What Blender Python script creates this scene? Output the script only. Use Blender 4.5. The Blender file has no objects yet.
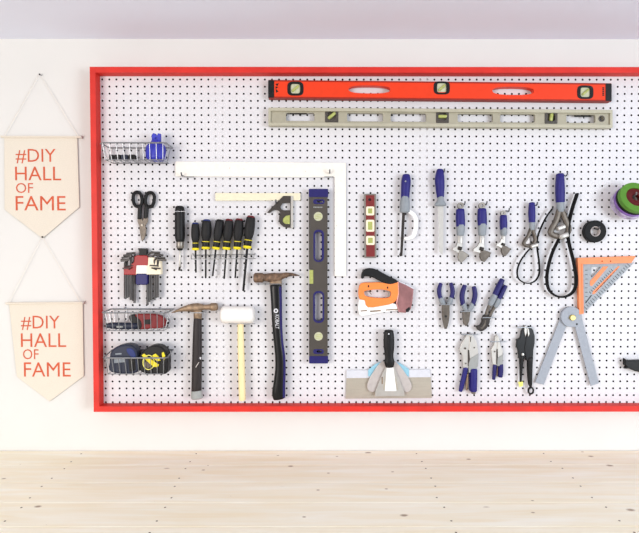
import bpy, bmesh, math, random
from mathutils import Vector, Matrix
random.seed(4)
SC = bpy.context.scene
COL = SC.collection
R = math.radians

# ------------------------------------------------------------------ camera
F = 520.0
CAM = Vector((0.778, -1.887, 1.65))
PITCH, YAW = R(1.53), R(0.08)
cd = bpy.data.cameras.new('camera'); cam = bpy.data.objects.new('camera', cd); COL.objects.link(cam)
cd.sensor_width = 36; cd.lens = 36 * F / 639; cd.clip_start = .02
cam.location = CAM; cam.rotation_euler = (R(90) - PITCH, 0, -YAW)
SC.camera = cam
_rm = cam.rotation_euler.to_matrix()
RT, UP, FW = _rm.col[0].copy(), _rm.col[1].copy(), -_rm.col[2]

def W(px, py, y=0.0):
    """point of the wall-parallel plane at depth y that the photo shows at px, py"""
    d = FW + RT * ((px - 319.5) / F) - UP * ((py - 266.5) / F)
    return CAM + d * ((y - CAM.y) / d.y)
def K(y=0.0): return (y - CAM.y) / F          # metres per photo pixel at depth y

# ------------------------------------------------------------------ materials
def lin(c):
    return tuple(((v / 255) / 12.92 if v / 255 <= .04045 else ((v / 255 + .055) / 1.055) ** 2.4) for v in c)
def mat(name, rgb, rough=.5, metal=0., noise=.08, scale=60., bump=0., stretch=(1, 1, 1), alpha=1., trans=0., coat=0.):
    m = bpy.data.materials.new(name); m.use_nodes = True
    nt = m.node_tree; b = nt.nodes['Principled BSDF']
    c = lin(rgb)
    tc = nt.nodes.new('ShaderNodeTexCoord'); mp = nt.nodes.new('ShaderNodeMapping')
    mp.inputs['Scale'].default_value = stretch
    nz = nt.nodes.new('ShaderNodeTexNoise'); nz.inputs['Scale'].default_value = scale; nz.inputs['Detail'].default_value = 4
    rp = nt.nodes.new('ShaderNodeValToRGB')
    rp.color_ramp.elements[0].position = .3; rp.color_ramp.elements[1].position = .7
    rp.color_ramp.elements[0].color = (*[v * (1 - noise) for v in c], 1)
    rp.color_ramp.elements[1].color = (*[min(1, v * (1 + noise)) for v in c], 1)
    nt.links.new(tc.outputs['Object'], mp.inputs['Vector']); nt.links.new(mp.outputs['Vector'], nz.inputs['Vector'])
    nt.links.new(nz.outputs['Fac'], rp.inputs['Fac']); nt.links.new(rp.outputs['Color'], b.inputs['Base Color'])
    b.inputs['Roughness'].default_value = rough; b.inputs['Metallic'].default_value = metal
    b.inputs['Transmission Weight'].default_value = trans; b.inputs['Alpha'].default_value = alpha
    b.inputs['Coat Weight'].default_value = coat
    if not metal: b.inputs['Specular IOR Level'].default_value = .3
    if bump:
        bp = nt.nodes.new('ShaderNodeBump'); bp.inputs['Strength'].default_value = bump; bp.inputs['Distance'].default_value = .002
        nt.links.new(nz.outputs['Fac'], bp.inputs['Height']); nt.links.new(bp.outputs['Normal'], b.inputs['Normal'])
    return m

M = {}
def defmat(k, *a, **kw): M[k] = mat(k, *a, **kw)
defmat('wall_paint', (216, 214, 210), .85, noise=.015, scale=3, bump=.03)
defmat('ceiling_paint', (232, 235, 248), .9, noise=.015, scale=2)
defmat('floor_grey', (150, 140, 130), .7)
defmat('board_white', (214, 212, 214), .5, noise=.015, scale=8)
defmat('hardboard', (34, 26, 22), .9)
defmat('batten_white', (235, 230, 230), .7)
defmat('frame_red', (206, 44, 34), .5, noise=.1, scale=14, stretch=(1, 4, 1), bump=.05)
defmat('level_red', (226, 58, 18), .42, noise=.03)
defmat('level_red_edge', (150, 34, 16), .5)
defmat('level_grey', (176, 171, 150), .5, metal=.1, noise=.05, scale=25)
defmat('level_grey_web', (164, 158, 138), .55, metal=.1, noise=.06, scale=25)
defmat('level_dark', (70, 64, 58), .5, metal=.2, noise=.08, scale=30)
defmat('navy', (30, 26, 92), .45, noise=.06)
defmat('grip_blue', (34, 30, 108), .5, noise=.06)
defmat('deep_blue', (56, 60, 174), .4, noise=.08)
defmat('slate', (34, 40, 58), .45)
defmat('black', (13, 13, 14), .5, noise=.1)
defmat('black_gloss', (10, 10, 12), .3)
defmat('charcoal', (24, 23, 24), .6, noise=.12)
defmat('rubber_grey', (150, 152, 150), .6)
defmat('ferrule', (136, 142, 148), .5)
defmat('yellow', (236, 216, 40), .45)
defmat('pale_yellow', (240, 232, 120), .5)
defmat('vial_green', (168, 174, 100), .3, noise=.15, scale=120)
defmat('vial_pale', (190, 190, 160), .3, noise=.1, scale=120)
defmat('cream', (240, 228, 200), .5, noise=.03)
defmat('white_plastic', (240, 238, 236), .4, noise=.02)
defmat('rubber_white', (238, 234, 228), .6, noise=.02)
defmat('steel', (134, 128, 120), .38, metal=.65, noise=.12, scale=50)
defmat('steel_bright', (186, 182, 176), .38, metal=.5, noise=.06, scale=50)
defmat('steel_dark', (96, 88, 80), .45, metal=.65, noise=.25, scale=70)
defmat('steel_black', (52, 47, 44), .45, metal=.6, noise=.25, scale=70)
defmat('rusty', (112, 88, 70), .55, metal=.4, noise=.7, scale=80)
defmat('rusty_light', (140, 118, 96), .5, metal=.6, noise=.35, scale=60)
defmat('wire', (150, 152, 156), .35, metal=.75)
defmat('wire_dark', (110, 112, 116), .4, metal=.7)
defmat('square_white', (236, 230, 220), .45, metal=.0, noise=.02)
defmat('rule_cream', (226, 218, 190), .5, noise=.03)
defmat('wood_handle', (238, 218, 168), .55, noise=.05, scale=30, stretch=(6, 6, 1))
defmat('wood_dark', (40, 33, 33), .5, noise=.2, scale=40, stretch=(6, 6, 1))
defmat('brick_red', (120, 40, 40), .45)
defmat('red_plastic', (150, 28, 32), .4)
defmat('red_dull', (118, 22, 26), .45)
defmat('blue_cap', (28, 44, 104), .45)
defmat('red_cap', (104, 22, 30), .45)
defmat('orange', (244, 136, 66), .45, noise=.04)
defmat('square_orange', (236, 138, 88), .5, noise=.05)
defmat('square_grey', (150, 156, 162), .5, noise=.12, scale=120)
defmat('ink', (60, 62, 66), .6)
defmat('head_steel_reflecting', (160, 112, 112), .32, metal=.5, noise=.25, scale=30)  # steel with a pinkish reflection put into its base colour
defmat('protractor_grey', (152, 157, 166), .5, noise=.05, scale=120)
defmat('brass', (190, 172, 110), .4, metal=.6)
defmat('knife_grey', (176, 168, 154), .45, metal=.35, noise=.06, scale=60, stretch=(.3, 1, 3))
defmat('spatula_grey', (190, 182, 178), .45, metal=.35, noise=.06)
defmat('plastic_cyan', (142, 190, 208), .35, noise=.06)
defmat('plastic_clear', (206, 207, 214), .3, noise=.03)
defmat('tape_green', (84, 134, 44), .5, noise=.06)
defmat('tape_black', (12, 12, 13), .7)
defmat('tape_core', (190, 180, 176), .6)
defmat('tape_purple', (128, 92, 168), .3, noise=.35, scale=45)
defmat('tape_lilac', (176, 164, 192), .3, noise=.45, scale=60)
defmat('core_red', (84, 12, 12), .5)
defmat('cloth', (216, 207, 192), .9, noise=.05, scale=350, bump=.15)
defmat('letter_rust', (198, 88, 56), .7)
defmat('letter_white', (214, 214, 218), .5)
defmat('dowel_wood', (216, 200, 178), .6)
defmat('cord', (226, 220, 210), .8)

def wood_top():
    m = bpy.data.materials.new('pine_boards'); m.use_nodes = True
    nt = m.node_tree; N = nt.nodes; L = nt.links; b = N['Principled BSDF']
    tc = N.new('ShaderNodeTexCoord'); sp = N.new('ShaderNodeSeparateXYZ'); L.new(tc.outputs['Object'], sp.inputs[0])
    def math_(op, a, bv=None):
        n = N.new('ShaderNodeMath'); n.operation = op
        if hasattr(a, 'links'): L.new(a, n.inputs[0])
        else: n.inputs[0].default_value = a
        if bv is not None:
            if hasattr(bv, 'links'): L.new(bv, n.inputs[1])
            else: n.inputs[1].default_value = bv
        return n.outputs[0]
    idx = math_('FLOOR', math_('DIVIDE', math_('ADD', sp.outputs['Y'], .108 + 10 * .135), .135))
    off = math_('MULTIPLY', idx, 7.31)
    cb = N.new('ShaderNodeCombineXYZ')
    L.new(math_('ADD', math_('MULTIPLY', sp.outputs['X'], 1.0), off), cb.inputs[0])
    L.new(math_('MULTIPLY', sp.outputs['Y'], 11.), cb.inputs[1]); L.new(math_('MULTIPLY', sp.outputs['Z'], 6.), cb.inputs[2])
    n1 = N.new('ShaderNodeTexNoise'); n1.inputs['Scale'].default_value = 3.2; n1.inputs['Detail'].default_value = 6; n1.inputs['Distortion'].default_value = .6
    L.new(cb.outputs[0], n1.inputs['Vector'])
    r1 = N.new('ShaderNodeValToRGB'); e = r1.color_ramp.elements
    e[0].position = .3; e[0].color = (*lin((247, 235, 206)), 1); e[1].position = .72; e[1].color = (*lin((255, 251, 236)), 1)
    L.new(n1.outputs['Fac'], r1.inputs['Fac'])
    # each board a little different in tone
    wn = N.new('ShaderNodeTexWhiteNoise'); wn.noise_dimensions = '1D'; L.new(idx, wn.inputs['W'])
    hv = N.new('ShaderNodeHueSaturation'); L.new(r1.outputs['Color'], hv.inputs['Color'])
    L.new(math_('ADD', math_('MULTIPLY', wn.outputs['Value'], .08), .95), hv.inputs['Value'])
    # knots
    vm = N.new('ShaderNodeCombineXYZ')
    L.new(math_('ADD', math_('MULTIPLY', sp.outputs['X'], .62), off), vm.inputs[0]); L.new(math_('MULTIPLY', sp.outputs['Y'], 1.), vm.inputs[1])
    vo = N.new('ShaderNodeTexVoronoi'); vo.voronoi_dimensions = '2D'; vo.inputs['Scale'].default_value = 7.5
    L.new(vm.outputs[0], vo.inputs['Vector'])
    vs = N.new('ShaderNodeSeparateXYZ'); L.new(vo.outputs['Color'], vs.inputs[0])
    rad = math_('MULTIPLY', math_('MAXIMUM', math_('SUBTRACT', vs.outputs[0], .38), 0.0), .085)
    kn = N.new('ShaderNodeMapRange'); L.new(math_('DIVIDE', vo.outputs['Distance'], math_('ADD', rad, .001)), kn.inputs['Value'])
    kn.inputs['From Min'].default_value = .5; kn.inputs['From Max'].default_value = 1.3; kn.inputs['To Min'].default_value = .85; kn.inputs['To Max'].default_value = 0
    mx = N.new('ShaderNodeMix'); mx.data_type = 'RGBA'; L.new(kn.outputs[0], mx.inputs['Factor'])
    L.new(hv.outputs['Color'], mx.inputs['A']); mx.inputs['B'].default_value = (*lin((140, 112, 86)), 1)
    L.new(mx.outputs['Result'], b.inputs['Base Color']); b.inputs['Roughness'].default_value = .6
    return m
M['pine'] = wood_top()
defmat('pine_plain', (226, 204, 168), .6, noise=.06, scale=12, stretch=(1, 6, 6))
defmat('strap_black', (14, 14, 15), .85, noise=.1)
defmat('key_steel', (78, 74, 72), .45, metal=.4, noise=.15)
defmat('cast_iron', (50, 43, 37), .5, metal=.1, noise=.12)
defmat('screw', (120, 104, 90), .5, metal=.6)

# ------------------------------------------------------------------ object helpers
ORG = {}
def tag(o, label, cat, group=None):
    o['label'] = label; o['category'] = cat
    if group: o['group'] = group
    return o
def thing(name, label, cat, px, py, y=0.0, group=None):
    o = bpy.data.objects.new(name, None); COL.objects.link(o); o.empty_display_size = .02
    o.location = W(px, py, y) if not isinstance(px, Vector) else px
    ORG[o.name] = o.location.copy()
    return tag(o, label, cat, group)

def catmull(pts, n=6, cyclic=False):
    out = []; m = len(pts)
    rng = range(m) if cyclic else range(m - 1)
    for i in rng:
        P = [Vector(pts[(i + k) % m] if cyclic else pts[min(max(i + k, 0), m - 1)]) for k in (-1, 0, 1, 2)]
        for s in range(n):
            t = s / n
            out.append(tuple(.5 * (2 * P[1] + (P[2] - P[0]) * t + (2 * P[0] - 5 * P[1] + 4 * P[2] - P[3]) * t * t + (3 * P[1] - P[0] - 3 * P[2] + P[3]) * t ** 3)))
    if not cyclic: out.append(tuple(pts[-1]))
    return out
def rect(x0, y0, x1, y1, r=0, n=4):
    if r <= 0: return [(x0, y0), (x1, y0), (x1, y1), (x0, y1)]
    r = min(r, abs(x1 - x0) / 2 - .01, abs(y1 - y0) / 2 - .01); out = []
    for cx, cy, a in ((x1 - r, y0 + r, -90), (x1 - r, y1 - r, 0), (x0 + r, y1 - r, 90), (x0 + r, y0 + r, 180)):
        for k in range(n + 1):
            t = R(a + 90 * k / n); out.append((cx + r * math.cos(t), cy + r * math.sin(t)))
    return out
def oval(cx, cy, rx, ry=None, n=24, p=1.0):
    ry = ry or rx
    f = lambda v: math.copysign(abs(v) ** p, v)
    return [(cx + rx * f(math.cos(2 * math.pi * k / n)), cy + ry * f(math.sin(2 * math.pi * k / n))) for k in range(n)]
def rot(pts, cx, cy, deg):
    c, s = math.cos(R(deg)), math.sin(R(deg))
    return [(cx + (x - cx) * c - (y - cy) * s, cy + (x - cx) * s + (y - cy) * c) for x, y in pts]

class MB:
    def __init__(s): s.bm = bmesh.new()
    def add(s, verts, faces):
        vs = [s.bm.verts.new(v) for v in verts]
        for f in faces:
            try: s.bm.faces.new([vs[i] for i in f])
            except ValueError: pass
        return s
    # flat shape: outline (photo pixels at its front face), thickness from yf (front) back to yb
    def plate(s, out, yf, yb, bevel=.0006, holes=(), smooth=0):
        if smooth: out = catmull(out, smooth, True)
        return s.poly([(W(x, y, yf).x, W(x, y, yf).z) for x, y in out], yf, yb, bevel,
                      [[(W(x, y, yf).x, W(x, y, yf).z) for x, y in h] for h in holes])
    def poly(s, out, yf, yb, bevel=.0006, holes=()):
        cu = bpy.data.curves.new('c', 'CURVE'); cu.dimensions = '2D'; cu.fill_mode = 'BOTH'
        bevel = min(bevel, (yb - yf) * .45)
        cu.extrude = (yb - yf) / 2 - bevel; cu.bevel_depth = bevel; cu.bevel_resolution = 1
        for pl in [out] + list(holes):
            sp = cu.splines.new('POLY'); sp.points.add(len(pl) - 1); sp.use_cyclic_u = True
            for p, (x, z) in zip(sp.points, pl): p.co = (x, z, 0, 1)
        ob = bpy.data.objects.new('c', cu); me = bpy.data.meshes.new_from_object(ob)
        me.transform(Matrix.Translation((0, (yf + yb) / 2, 0)) @ Matrix.Rotation(R(90), 4, 'X'))
        s.bm.from_mesh(me)
        bpy.data.meshes.remove(me); bpy.data.objects.remove(ob); bpy.data.curves.remove(cu)
        return s
    # round body along a spine: stations (px, py, half width in px[, half depth m[, depth y]])
    def loft(s, st, y=-.02, hd=None, n=14, p=.85, ends=True, smooth=3):
        S = []
        for t in st:
            px, py, hw = t[:3]; d = t[3] if len(t) > 3 and t[3] is not None else (hd or hw * K(y)); yc = t[4] if len(t) > 4 else y
            S.append((px, py, hw, d, yc))
        if smooth > 1 and len(S) > 2: S = [tuple(v) for v in catmull_n(S, smooth)]
        if ends:
            def cap(a, b):
                dx, dy = a[0] - b[0], a[1] - b[1]; l = math.hypot(dx, dy) or 1; e = min(a[2], a[3] / K(y))
                return [(a[0] + dx / l * e * k, a[1] + dy / l * e * k, a[2] * q, a[3] * q, a[4]) for k, q in ((.0, 1), (.22, .88), (.36, .6))]
            S = cap(S[0], S[1])[::-1] + S[1:-1] + cap(S[-1], S[-2])
        rings = []
        f = lambda v: math.copysign(abs(v) ** p, v)
        for i, (px, py, hw, d, yc) in enumerate(S):
            a, b = S[max(i - 1, 0)], S[min(i + 1, len(S) - 1)]
            t = W(b[0], b[1], yc) - W(a[0], a[1], yc); t.y = 0
            if t.length < 1e-9: t = Vector((0, 0, -1))
            t.normalize(); nr = Vector((-t.z, 0, t.x)); c = W(px, py, yc); h = hw * K(yc)
            rings.append([s.bm.verts.new(c + nr * (h * f(math.cos(2 * math.pi * k / n))) + Vector((0, d * f(math.sin(2 * math.pi * k / n)), 0))) for k in range(n)])
        for A, B in zip(rings, rings[1:]):
            for k in range(n): s.bm.faces.new((A[k], A[(k + 1) % n], B[(k + 1) % n], B[k]))
        s.bm.faces.new(rings[0][::-1]); s.bm.faces.new(rings[-1])
        return s
    def tube(s, pts, r, n=6, cyclic=False):
        pts = [Vector(p) for p in pts]; m = len(pts); rings = []; up = None
        for i in range(m):
            a = pts[(i - 1) % m] if cyclic else pts[max(i - 1, 0)]; b = pts[(i + 1) % m] if cyclic else pts[min(i + 1, m - 1)]
            t = (b - a).normalized()
            if up is None:
                up = Vector((0, 1, 0)) if abs(t.y) < .9 else Vector((0, 0, 1))
            u = (up - t * up.dot(t)); u = u.normalized() if u.length > 1e-6 else t.orthogonal().normalized(); up = u; v = t.cross(u)
            rings.append([s.bm.verts.new(pts[i] + (u * math.cos(2 * math.pi * k / n) + v * math.sin(2 * math.pi * k / n)) * r) for k in range(n)])
        pr = list(zip(rings, rings[1:])) + ([(rings[-1], rings[0])] if cyclic else [])
        for A, B in pr:
            for k in range(n): s.bm.faces.new((A[k], A[(k + 1) % n], B[(k + 1) % n], B[k]))
        if not cyclic: s.bm.faces.new(rings[0][::-1]); s.bm.faces.new(rings[-1])
        return s
    def wire(s, pts, r, y=-.01, n=6, cyclic=False):     # pts (px, py[, y])
        return s.tube([W(p[0], p[1], p[2] if len(p) > 2 else y) for p in pts], r, n, cyclic)
    # revolved about an axis through the board: profile [(radius m, y)]
    def lathe(s, c, prof, n=28, closed=False):
        rings = [[s.bm.verts.new((c.x + r * math.cos(2 * math.pi * k / n), y, c.z + r * math.sin(2 * math.pi * k / n))) for k in range(n)] for r, y in prof]
        pr = list(zip(rings, rings[1:])) + ([(rings[-1], rings[0])] if closed else [])
        for A, B in pr:
            for k in range(n): s.bm.faces.new((A[k], A[(k + 1) % n], B[(k + 1) % n], B[k]))
        if not closed: s.bm.faces.new(rings[0][::-1]); s.bm.faces.new(rings[-1])
        return s
    def box(s, a, b, bevel=0):
        t = bmesh.new(); bmesh.ops.create_cube(t, size=1)
        a, b = Vector(a), Vector(b)
        for v in t.verts: v.co = Vector((a[i] + (v.co[i] + .5) * (b[i] - a[i]) for i in range(3)))
        if bevel: bmesh.ops.bevel(t, geom=t.edges[:], offset=bevel, segments=2, affect='EDGES', profile=.5)
        me = bpy.data.meshes.new('t'); t.to_mesh(me); t.free(); s.bm.from_mesh(me); bpy.data.meshes.remove(me)
        return s
    # lettering on the plane y, filling the pixel box x0..x1, y0..y1 (its cap height)
    def text(s, body, x0, y0, x1, y1, y, depth=.0004, turn=0, thin=0.):
        cu = bpy.data.curves.new('t', 'FONT'); cu.body = body; cu.size = 1; cu.extrude = .0; cu.offset = thin; cu.resolution_u = 3
        ob = bpy.data.objects.new('t', cu); me = bpy.data.meshes.new_from_object(ob)
        if turn: me.transform(Matrix.Rotation(R(turn), 4, 'Z'))
        xs = [v.co.x for v in me.vertices]; ys = [v.co.y for v in me.vertices]
        a, b = W(x0, y1, y), W(x1, y0, y)
        sx = (b.x - a.x) / (max(xs) - min(xs)); sy = (b.z - a.z) / (max(ys) - min(ys))
        for v in me.vertices:
            v.co = (a.x + (v.co.x - min(xs)) * sx, y, a.z + (v.co.y - min(ys)) * sy)
        t = bmesh.new(); t.from_mesh(me)
        ex = bmesh.ops.extrude_face_region(t, geom=t.faces[:])
        bmesh.ops.translate(t, verts=[v for v in ex['geom'] if isinstance(v, bmesh.types.BMVert)], vec=(0, depth, 0))
        t.to_mesh(me); t.free(); s.bm.from_mesh(me)
        bpy.data.meshes.remove(me); bpy.data.objects.remove(ob); bpy.data.curves.remove(cu)
        return s
    def obj(s, name, m, parent=None, base=None, sharp=35):
        bmesh.ops.recalc_face_normals(s.bm, faces=s.bm.faces)
        o0 = ORG[parent.name] if parent is not None else (base or Vector())
        bmesh.ops.translate(s.bm, verts=s.bm.verts, vec=-o0)
        me = bpy.data.meshes.new(name); s.bm.to_mesh(me); s.bm.free()
        me.materials.append(M[m]); me.polygons.foreach_set('use_smooth', [True] * len(me.polygons))
        me.set_sharp_from_angle(angle=R(sharp))
        o = bpy.data.objects.new(name, me); COL.objects.link(o)
        if parent is not None: o.parent = parent
        else: o.location = o0
        ORG[o.name] = o0.copy()
        return o
def catmull_n(S, n):
    out = []
    m = len(S)
    for i in range(m - 1):
        P = [S[min(max(i + k, 0), m - 1)] for k in (-1, 0, 1, 2)]
        for q in range(n):
            t = q / n
            out.append([.5 * (2 * b + (c - a) * t + (2 * a - 5 * b + 4 * c - d) * t * t + (3 * b - a - 3 * c + d) * t ** 3) for a, b, c, d in zip(*P)])
    out.append(list(S[-1]))
    return out
def plate(name, m, parent, out, yf, yb, **k): return MB().plate(out, yf, yb, **k).obj(name, m, parent, sharp=20)
def loft(name, m, parent, st, **k): return MB().loft(st, **k).obj(name, m, parent)

# ------------------------------------------------------------------ room
WALL_Y, BENCH_Z, CEIL_Z = .024, .916, 2.426
def struct(name, m, a, b):
    o = MB().box(a, b).obj(name, m); o['kind'] = 'structure'; return o
struct('wall_back', 'wall_paint', (-2.2, WALL_Y, 0), (4.2, WALL_Y + .1, CEIL_Z))
struct('ceiling', 'ceiling_paint', (-2.2, -3.6, CEIL_Z), (4.2, WALL_Y + .1, CEIL_Z + .1))
struct('floor', 'floor_grey', (-2.2, -3.6, -.1), (4.2, WALL_Y + .1, 0))

# workbench
wb = thing('workbench', 'long pale pine plank workbench along the white wall', 'workbench', Vector((.9, -.3, 0)), 0)
seams = [WALL_Y - .002, -.108, -.243, -.378, -.513, -.648]
mb = MB()
for a, b in zip(seams, seams[1:]):
    mb.box((-1.5, b + .0008, BENCH_Z - .038), (3.4, a - .0008, BENCH_Z), .0012)
mb.obj('tabletop', 'pine', wb, sharp=10)
MB().box((-1.45, -.63, BENCH_Z - .13), (3.35, -.592, BENCH_Z - .0385)).obj('apron', 'pine_plain', wb)
for lx in (-1.4, .1, 1.7, 3.2):
    for ly in (-.58, -.06):
        MB().box((lx, ly - .045, 0), (lx + .089, ly + .045, BENCH_Z - .0385), .003).obj('leg', 'pine_plain', wb)
sm = None
for lx in (-.085, .33, 1.138, 1.60):
    for a, b in zip(seams, seams[1:]):
        for t in (.22, .78):
            x, y = lx + random.uniform(-.008, .008), a + (b - a) * t
            if sm is None:
                b0 = MB(); r0 = [(0.0001, 0), (.0032, 0), (.0032, -.0008), (.0001, -.0008)]
                b0.add([(.0032 * math.cos(k * math.pi / 5), .0032 * math.sin(k * math.pi / 5), 0) for k in range(10)] +
                       [(.0028 * math.cos(k * math.pi / 5), .0028 * math.sin(k * math.pi / 5), .0006) for k in range(10)],
                       [[k, (k + 1) % 10, 10 + (k + 1) % 10, 10 + k] for k in range(10)] + [list(range(10, 20))])
                so = b0.obj('screw', 'screw'); sm = so.data; ORG[so.name] = ORG[wb.name]
            else:
                so = bpy.data.objects.new('screw', sm); COL.objects.link(so)
            so.parent = wb; so.location = Vector((x, y, BENCH_Z)) - ORG[wb.name]

# pegboard: panel with real holes, four mitred rails, furring strips behind
PITCHM, TOPZ = .0254, 1.65 + .622
NC, NR = 95, 47
pb = thing('pegboard', 'large white pegboard in a red painted wooden frame on the wall', 'pegboard', Vector((1.19, 0, TOPZ - 46.3 * PITCHM)), 0)
bm = bmesh.new(); hr = .0038; tk = .005
def gv(cache, k, co):
    if k not in cache: cache[k] = bm.verts.new(co)
    return cache[k]
fc, bc = {}, {}
h = PITCHM / 2
for i in range(NC):
    for j in range(NR):
        cx, cz = i * PITCHM, TOPZ - j * PITCHM
        ring_f, ring_b, out_f = [], [], []
        for k in range(8):
            a = math.pi / 4 * k
            c, s_ = math.cos(a), math.sin(a)
            q = max(abs(c), abs(s_)); dx, dz = round(c / q), round(s_ / q)
            out_f.append(gv(fc, (2 * i + dx, 2 * j - dz), (cx + dx * h, 0, cz + dz * h)))
            ring_f.append(bm.verts.new((cx + hr * c, 0, cz + hr * s_)))
            ring_b.append(bm.verts.new((cx + hr * c, tk, cz + hr * s_)))
        for k in range(8):
            l = (k + 1) % 8
            bm.faces.new((out_f[k], out_f[l], ring_f[l], ring_f[k]))
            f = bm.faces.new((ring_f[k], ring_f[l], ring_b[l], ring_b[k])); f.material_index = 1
        # back
        o = [gv(bc, (2 * i + dx, 2 * j + dz), (cx + dx * h, tk, cz - dz * h)) for dx, dz in ((1, 0), (1, -1), (0, -1), (-1, -1), (-1, 0), (-1, 1), (0, 1), (1, 1))]
        for k in range(8):
            l = (k + 1) % 8
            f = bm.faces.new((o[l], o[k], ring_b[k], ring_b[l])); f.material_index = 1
bmesh.ops.translate(bm, verts=bm.verts, vec=-ORG[pb.name])
bmesh.ops.recalc_face_normals(bm, faces=bm.faces)
me = bpy.data.meshes.new('panel'); bm.to_mesh(me); bm.free()
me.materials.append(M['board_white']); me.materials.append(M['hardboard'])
pn = bpy.data.objects.new('panel', me); COL.objects.link(pn); pn.parent = pb; ORG[pn.name] = ORG[pb.name]
# dark sheet added in front of the wall to deepen the shade in the holes
MB().box((-.008, .0225, TOPZ - 46 * PITCHM - .003), (94 * PITCHM + .008, .0238, TOPZ + .011)).obj('hole_shade_sheet', 'hardboard', pb)
for c in (16.5, 45.5):
    MB().box((c * PITCHM - .019, tk, TOPZ - 46.1 * PITCHM), (c * PITCHM + .019, .0225, TOPZ + .011)).obj('furring_strip', 'batten_white', pb)
xi, xo, zi, zo = (-.008, 94 * PITCHM + .008), (-.027, 94 * PITCHM + .027), (TOPZ - 46 * PITCHM - .004, TOPZ + .0116), (TOPZ - 46 * PITCHM - .023, TOPZ + .0306)
for q in ([(xo[0], zo[0]), (xi[0], zi[0]), (xi[0], zi[1]), (xo[0], zo[1])], [(xo[1], zo[0]), (xi[1], zi[0]), (xi[1], zi[1]), (xo[1], zo[1])],
          [(xo[0], zo[1]), (xi[0], zi[1]), (xi[1], zi[1]), (xo[1], zo[1])], [(xo[0], zo[0]), (xi[0], zi[0]), (xi[1], zi[0]), (xo[1], zo[0])]):
    MB().poly(q, -.04, WALL_Y - .0002, .0006).obj('frame_rail', 'frame_red', pb)

# ------------------------------------------------------------------ banners
def pin(px, py, label):
    o = MB().lathe(W(px, py, WALL_Y - .012), [(.0001, WALL_Y - .013), (.0032, WALL_Y - .012), (.0032, WALL_Y - .0105), (.0011, WALL_Y - .010), (.0011, WALL_Y)], 12).obj('nail', 'black_gloss', base=W(px, py, WALL_Y))
    tag(o, label, 'nail')
pin(39.5, 74.3, 'small black nail above the upper cloth banner')
pin(42.2, 237.0, 'small black nail between the two cloth banners')
def banner(label, cloth, rod, top, words, skew=0):
    y = WALL_Y - .006
    t = thing('wall_banner', label, 'banner', cloth[len(cloth) // 2][0], cloth[len(cloth) // 2][1], WALL_Y, 'cloth pennant banners')
    c = plate('cloth', 'cloth', t, cloth, y, y + .0016, bevel=.0004)
    d = MB().wire([(rod[0], rod[1], y - .002), (rod[2], rod[3], y - .002)], .0042, n=10).obj('dowel', 'cloth', t)
    MB().wire([(rod[2] - .6, rod[3], y - .002), (rod[2] + .5, rod[3], y - .002)], .0058, n=10).obj('dowel_cap', 'spatula_grey', d)
    MB().wire([(rod[0] + 2.5, rod[1], y - .002), (top[0], top[1], WALL_Y - .008), (rod[2] - 3, rod[3], y - .002)], .0009).obj('cord', 'cord', t)
    m = MB()
    for wd, x0, y0, x1, y1 in words: m.text(wd, x0, y0, x1, y1, y - .0006, .0005, thin=-.003)
    m.obj('lettering', 'letter_rust', c)
banner('cream cloth pennant reading DIY hall of fame, the upper one hung from the high nail',
       [(4.3, 136.2), (77, 136.2), (79.2, 207), (42.5, 238.2), (4.6, 209.5)], (1.5, 136.8, 81.5, 137), (39.6, 74),
       [('#DIY', 15.7, 149, 55.5, 163.3), ('HALL', 15.2, 166.6, 61, 180.3), ('OF', 16, 183, 33, 193), ('FAME', 15.7, 196, 65.5, 210.4)])
banner('cream cloth pennant reading DIY hall of fame, the lower one hung under the first',
       [(9, 302.8), (82.5, 302.2), (83.6, 376), (49.5, 401.3), (17, 376.5)], (6, 303.4, 83.6, 302.6), (42.2, 236.6),
       [('#DIY', 21, 315.8, 59.5, 330), ('HALL', 21, 333.3, 66, 347), ('OF', 23, 349.2, 38.5, 359.3), ('FAME', 24, 362.3, 70.5, 376.6)])

# ------------------------------------------------------------------ the three long levels
yb, yf = -.004, -.029
t = thing('spirit_level', 'long red box level with black end caps under the top rail', 'level', 440, 99.5)
lev = lambda x, yy: (x, yy + (x - 268.5) * .0115 - 1.2 * math.sin(math.pi * (x - 268.5) / 343) * .0)
def sk(pts, s=.0098): return [(x, y + (x - 268.5) * s) for x, y in pts]
holes = [sk(oval(369.5, 88.4, 21.2, 4.2, 28, .75)), sk(oval(513.3, 88.4, 21, 4.3, 28, .75)),
         sk(oval(295.4, 88.3, 5.4, 5.6, 20, .5)), sk(oval(441.8, 85.4, 5.6, 5.2, 20, .5)), sk(oval(585.4, 89, 5.4, 5.6, 20, .5))]
body = plate('body', 'level_red', t, sk(rect(273.8, 81.1, 606, 96.9)), yf, yb, holes=holes, bevel=.0008)
for e in (80.0, 96.6):
    plate('edge_flange', 'level_red_edge', t, sk(rect(268.8, e, 611.3, e + 1.1)), yf - .001, yb + .001)
for x0, x1 in ((268.3, 274), (605.8, 611.6)):
    plate('end_cap', 'black', t, sk(rect(x0, 80.2, x1, 97.6, .6)), yf - .0012, yb + .0005)
for cx, cy, ry in ((295.4, 88.3, 6.9), (441.8, 86.1, 6.4), (585.4, 89, 6.7)):
    v = plate('vial_housing', 'black', t, sk(oval(cx, cy, 8, ry, 24, .55)), yf - .0015, yf + .008, holes=[sk(oval(cx, cy, 4.9, 5, 20, .45))])
    g = plate('vial', 'vial_pale', v, sk(oval(cx, cy, 5.1, 5.2, 20, .45)), yf + .002, yf + .008)
    MB().loft([(cx - 3, cy + (cx - 268.5) * .0098 + 2.6, 1.1), (cx + 3, cy + (cx - 268.5) * .0098 - 2.6, 1.1)], y=yf + .001, smooth=1).obj('bubble_tube', 'vial_green', v)
m = MB()
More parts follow.
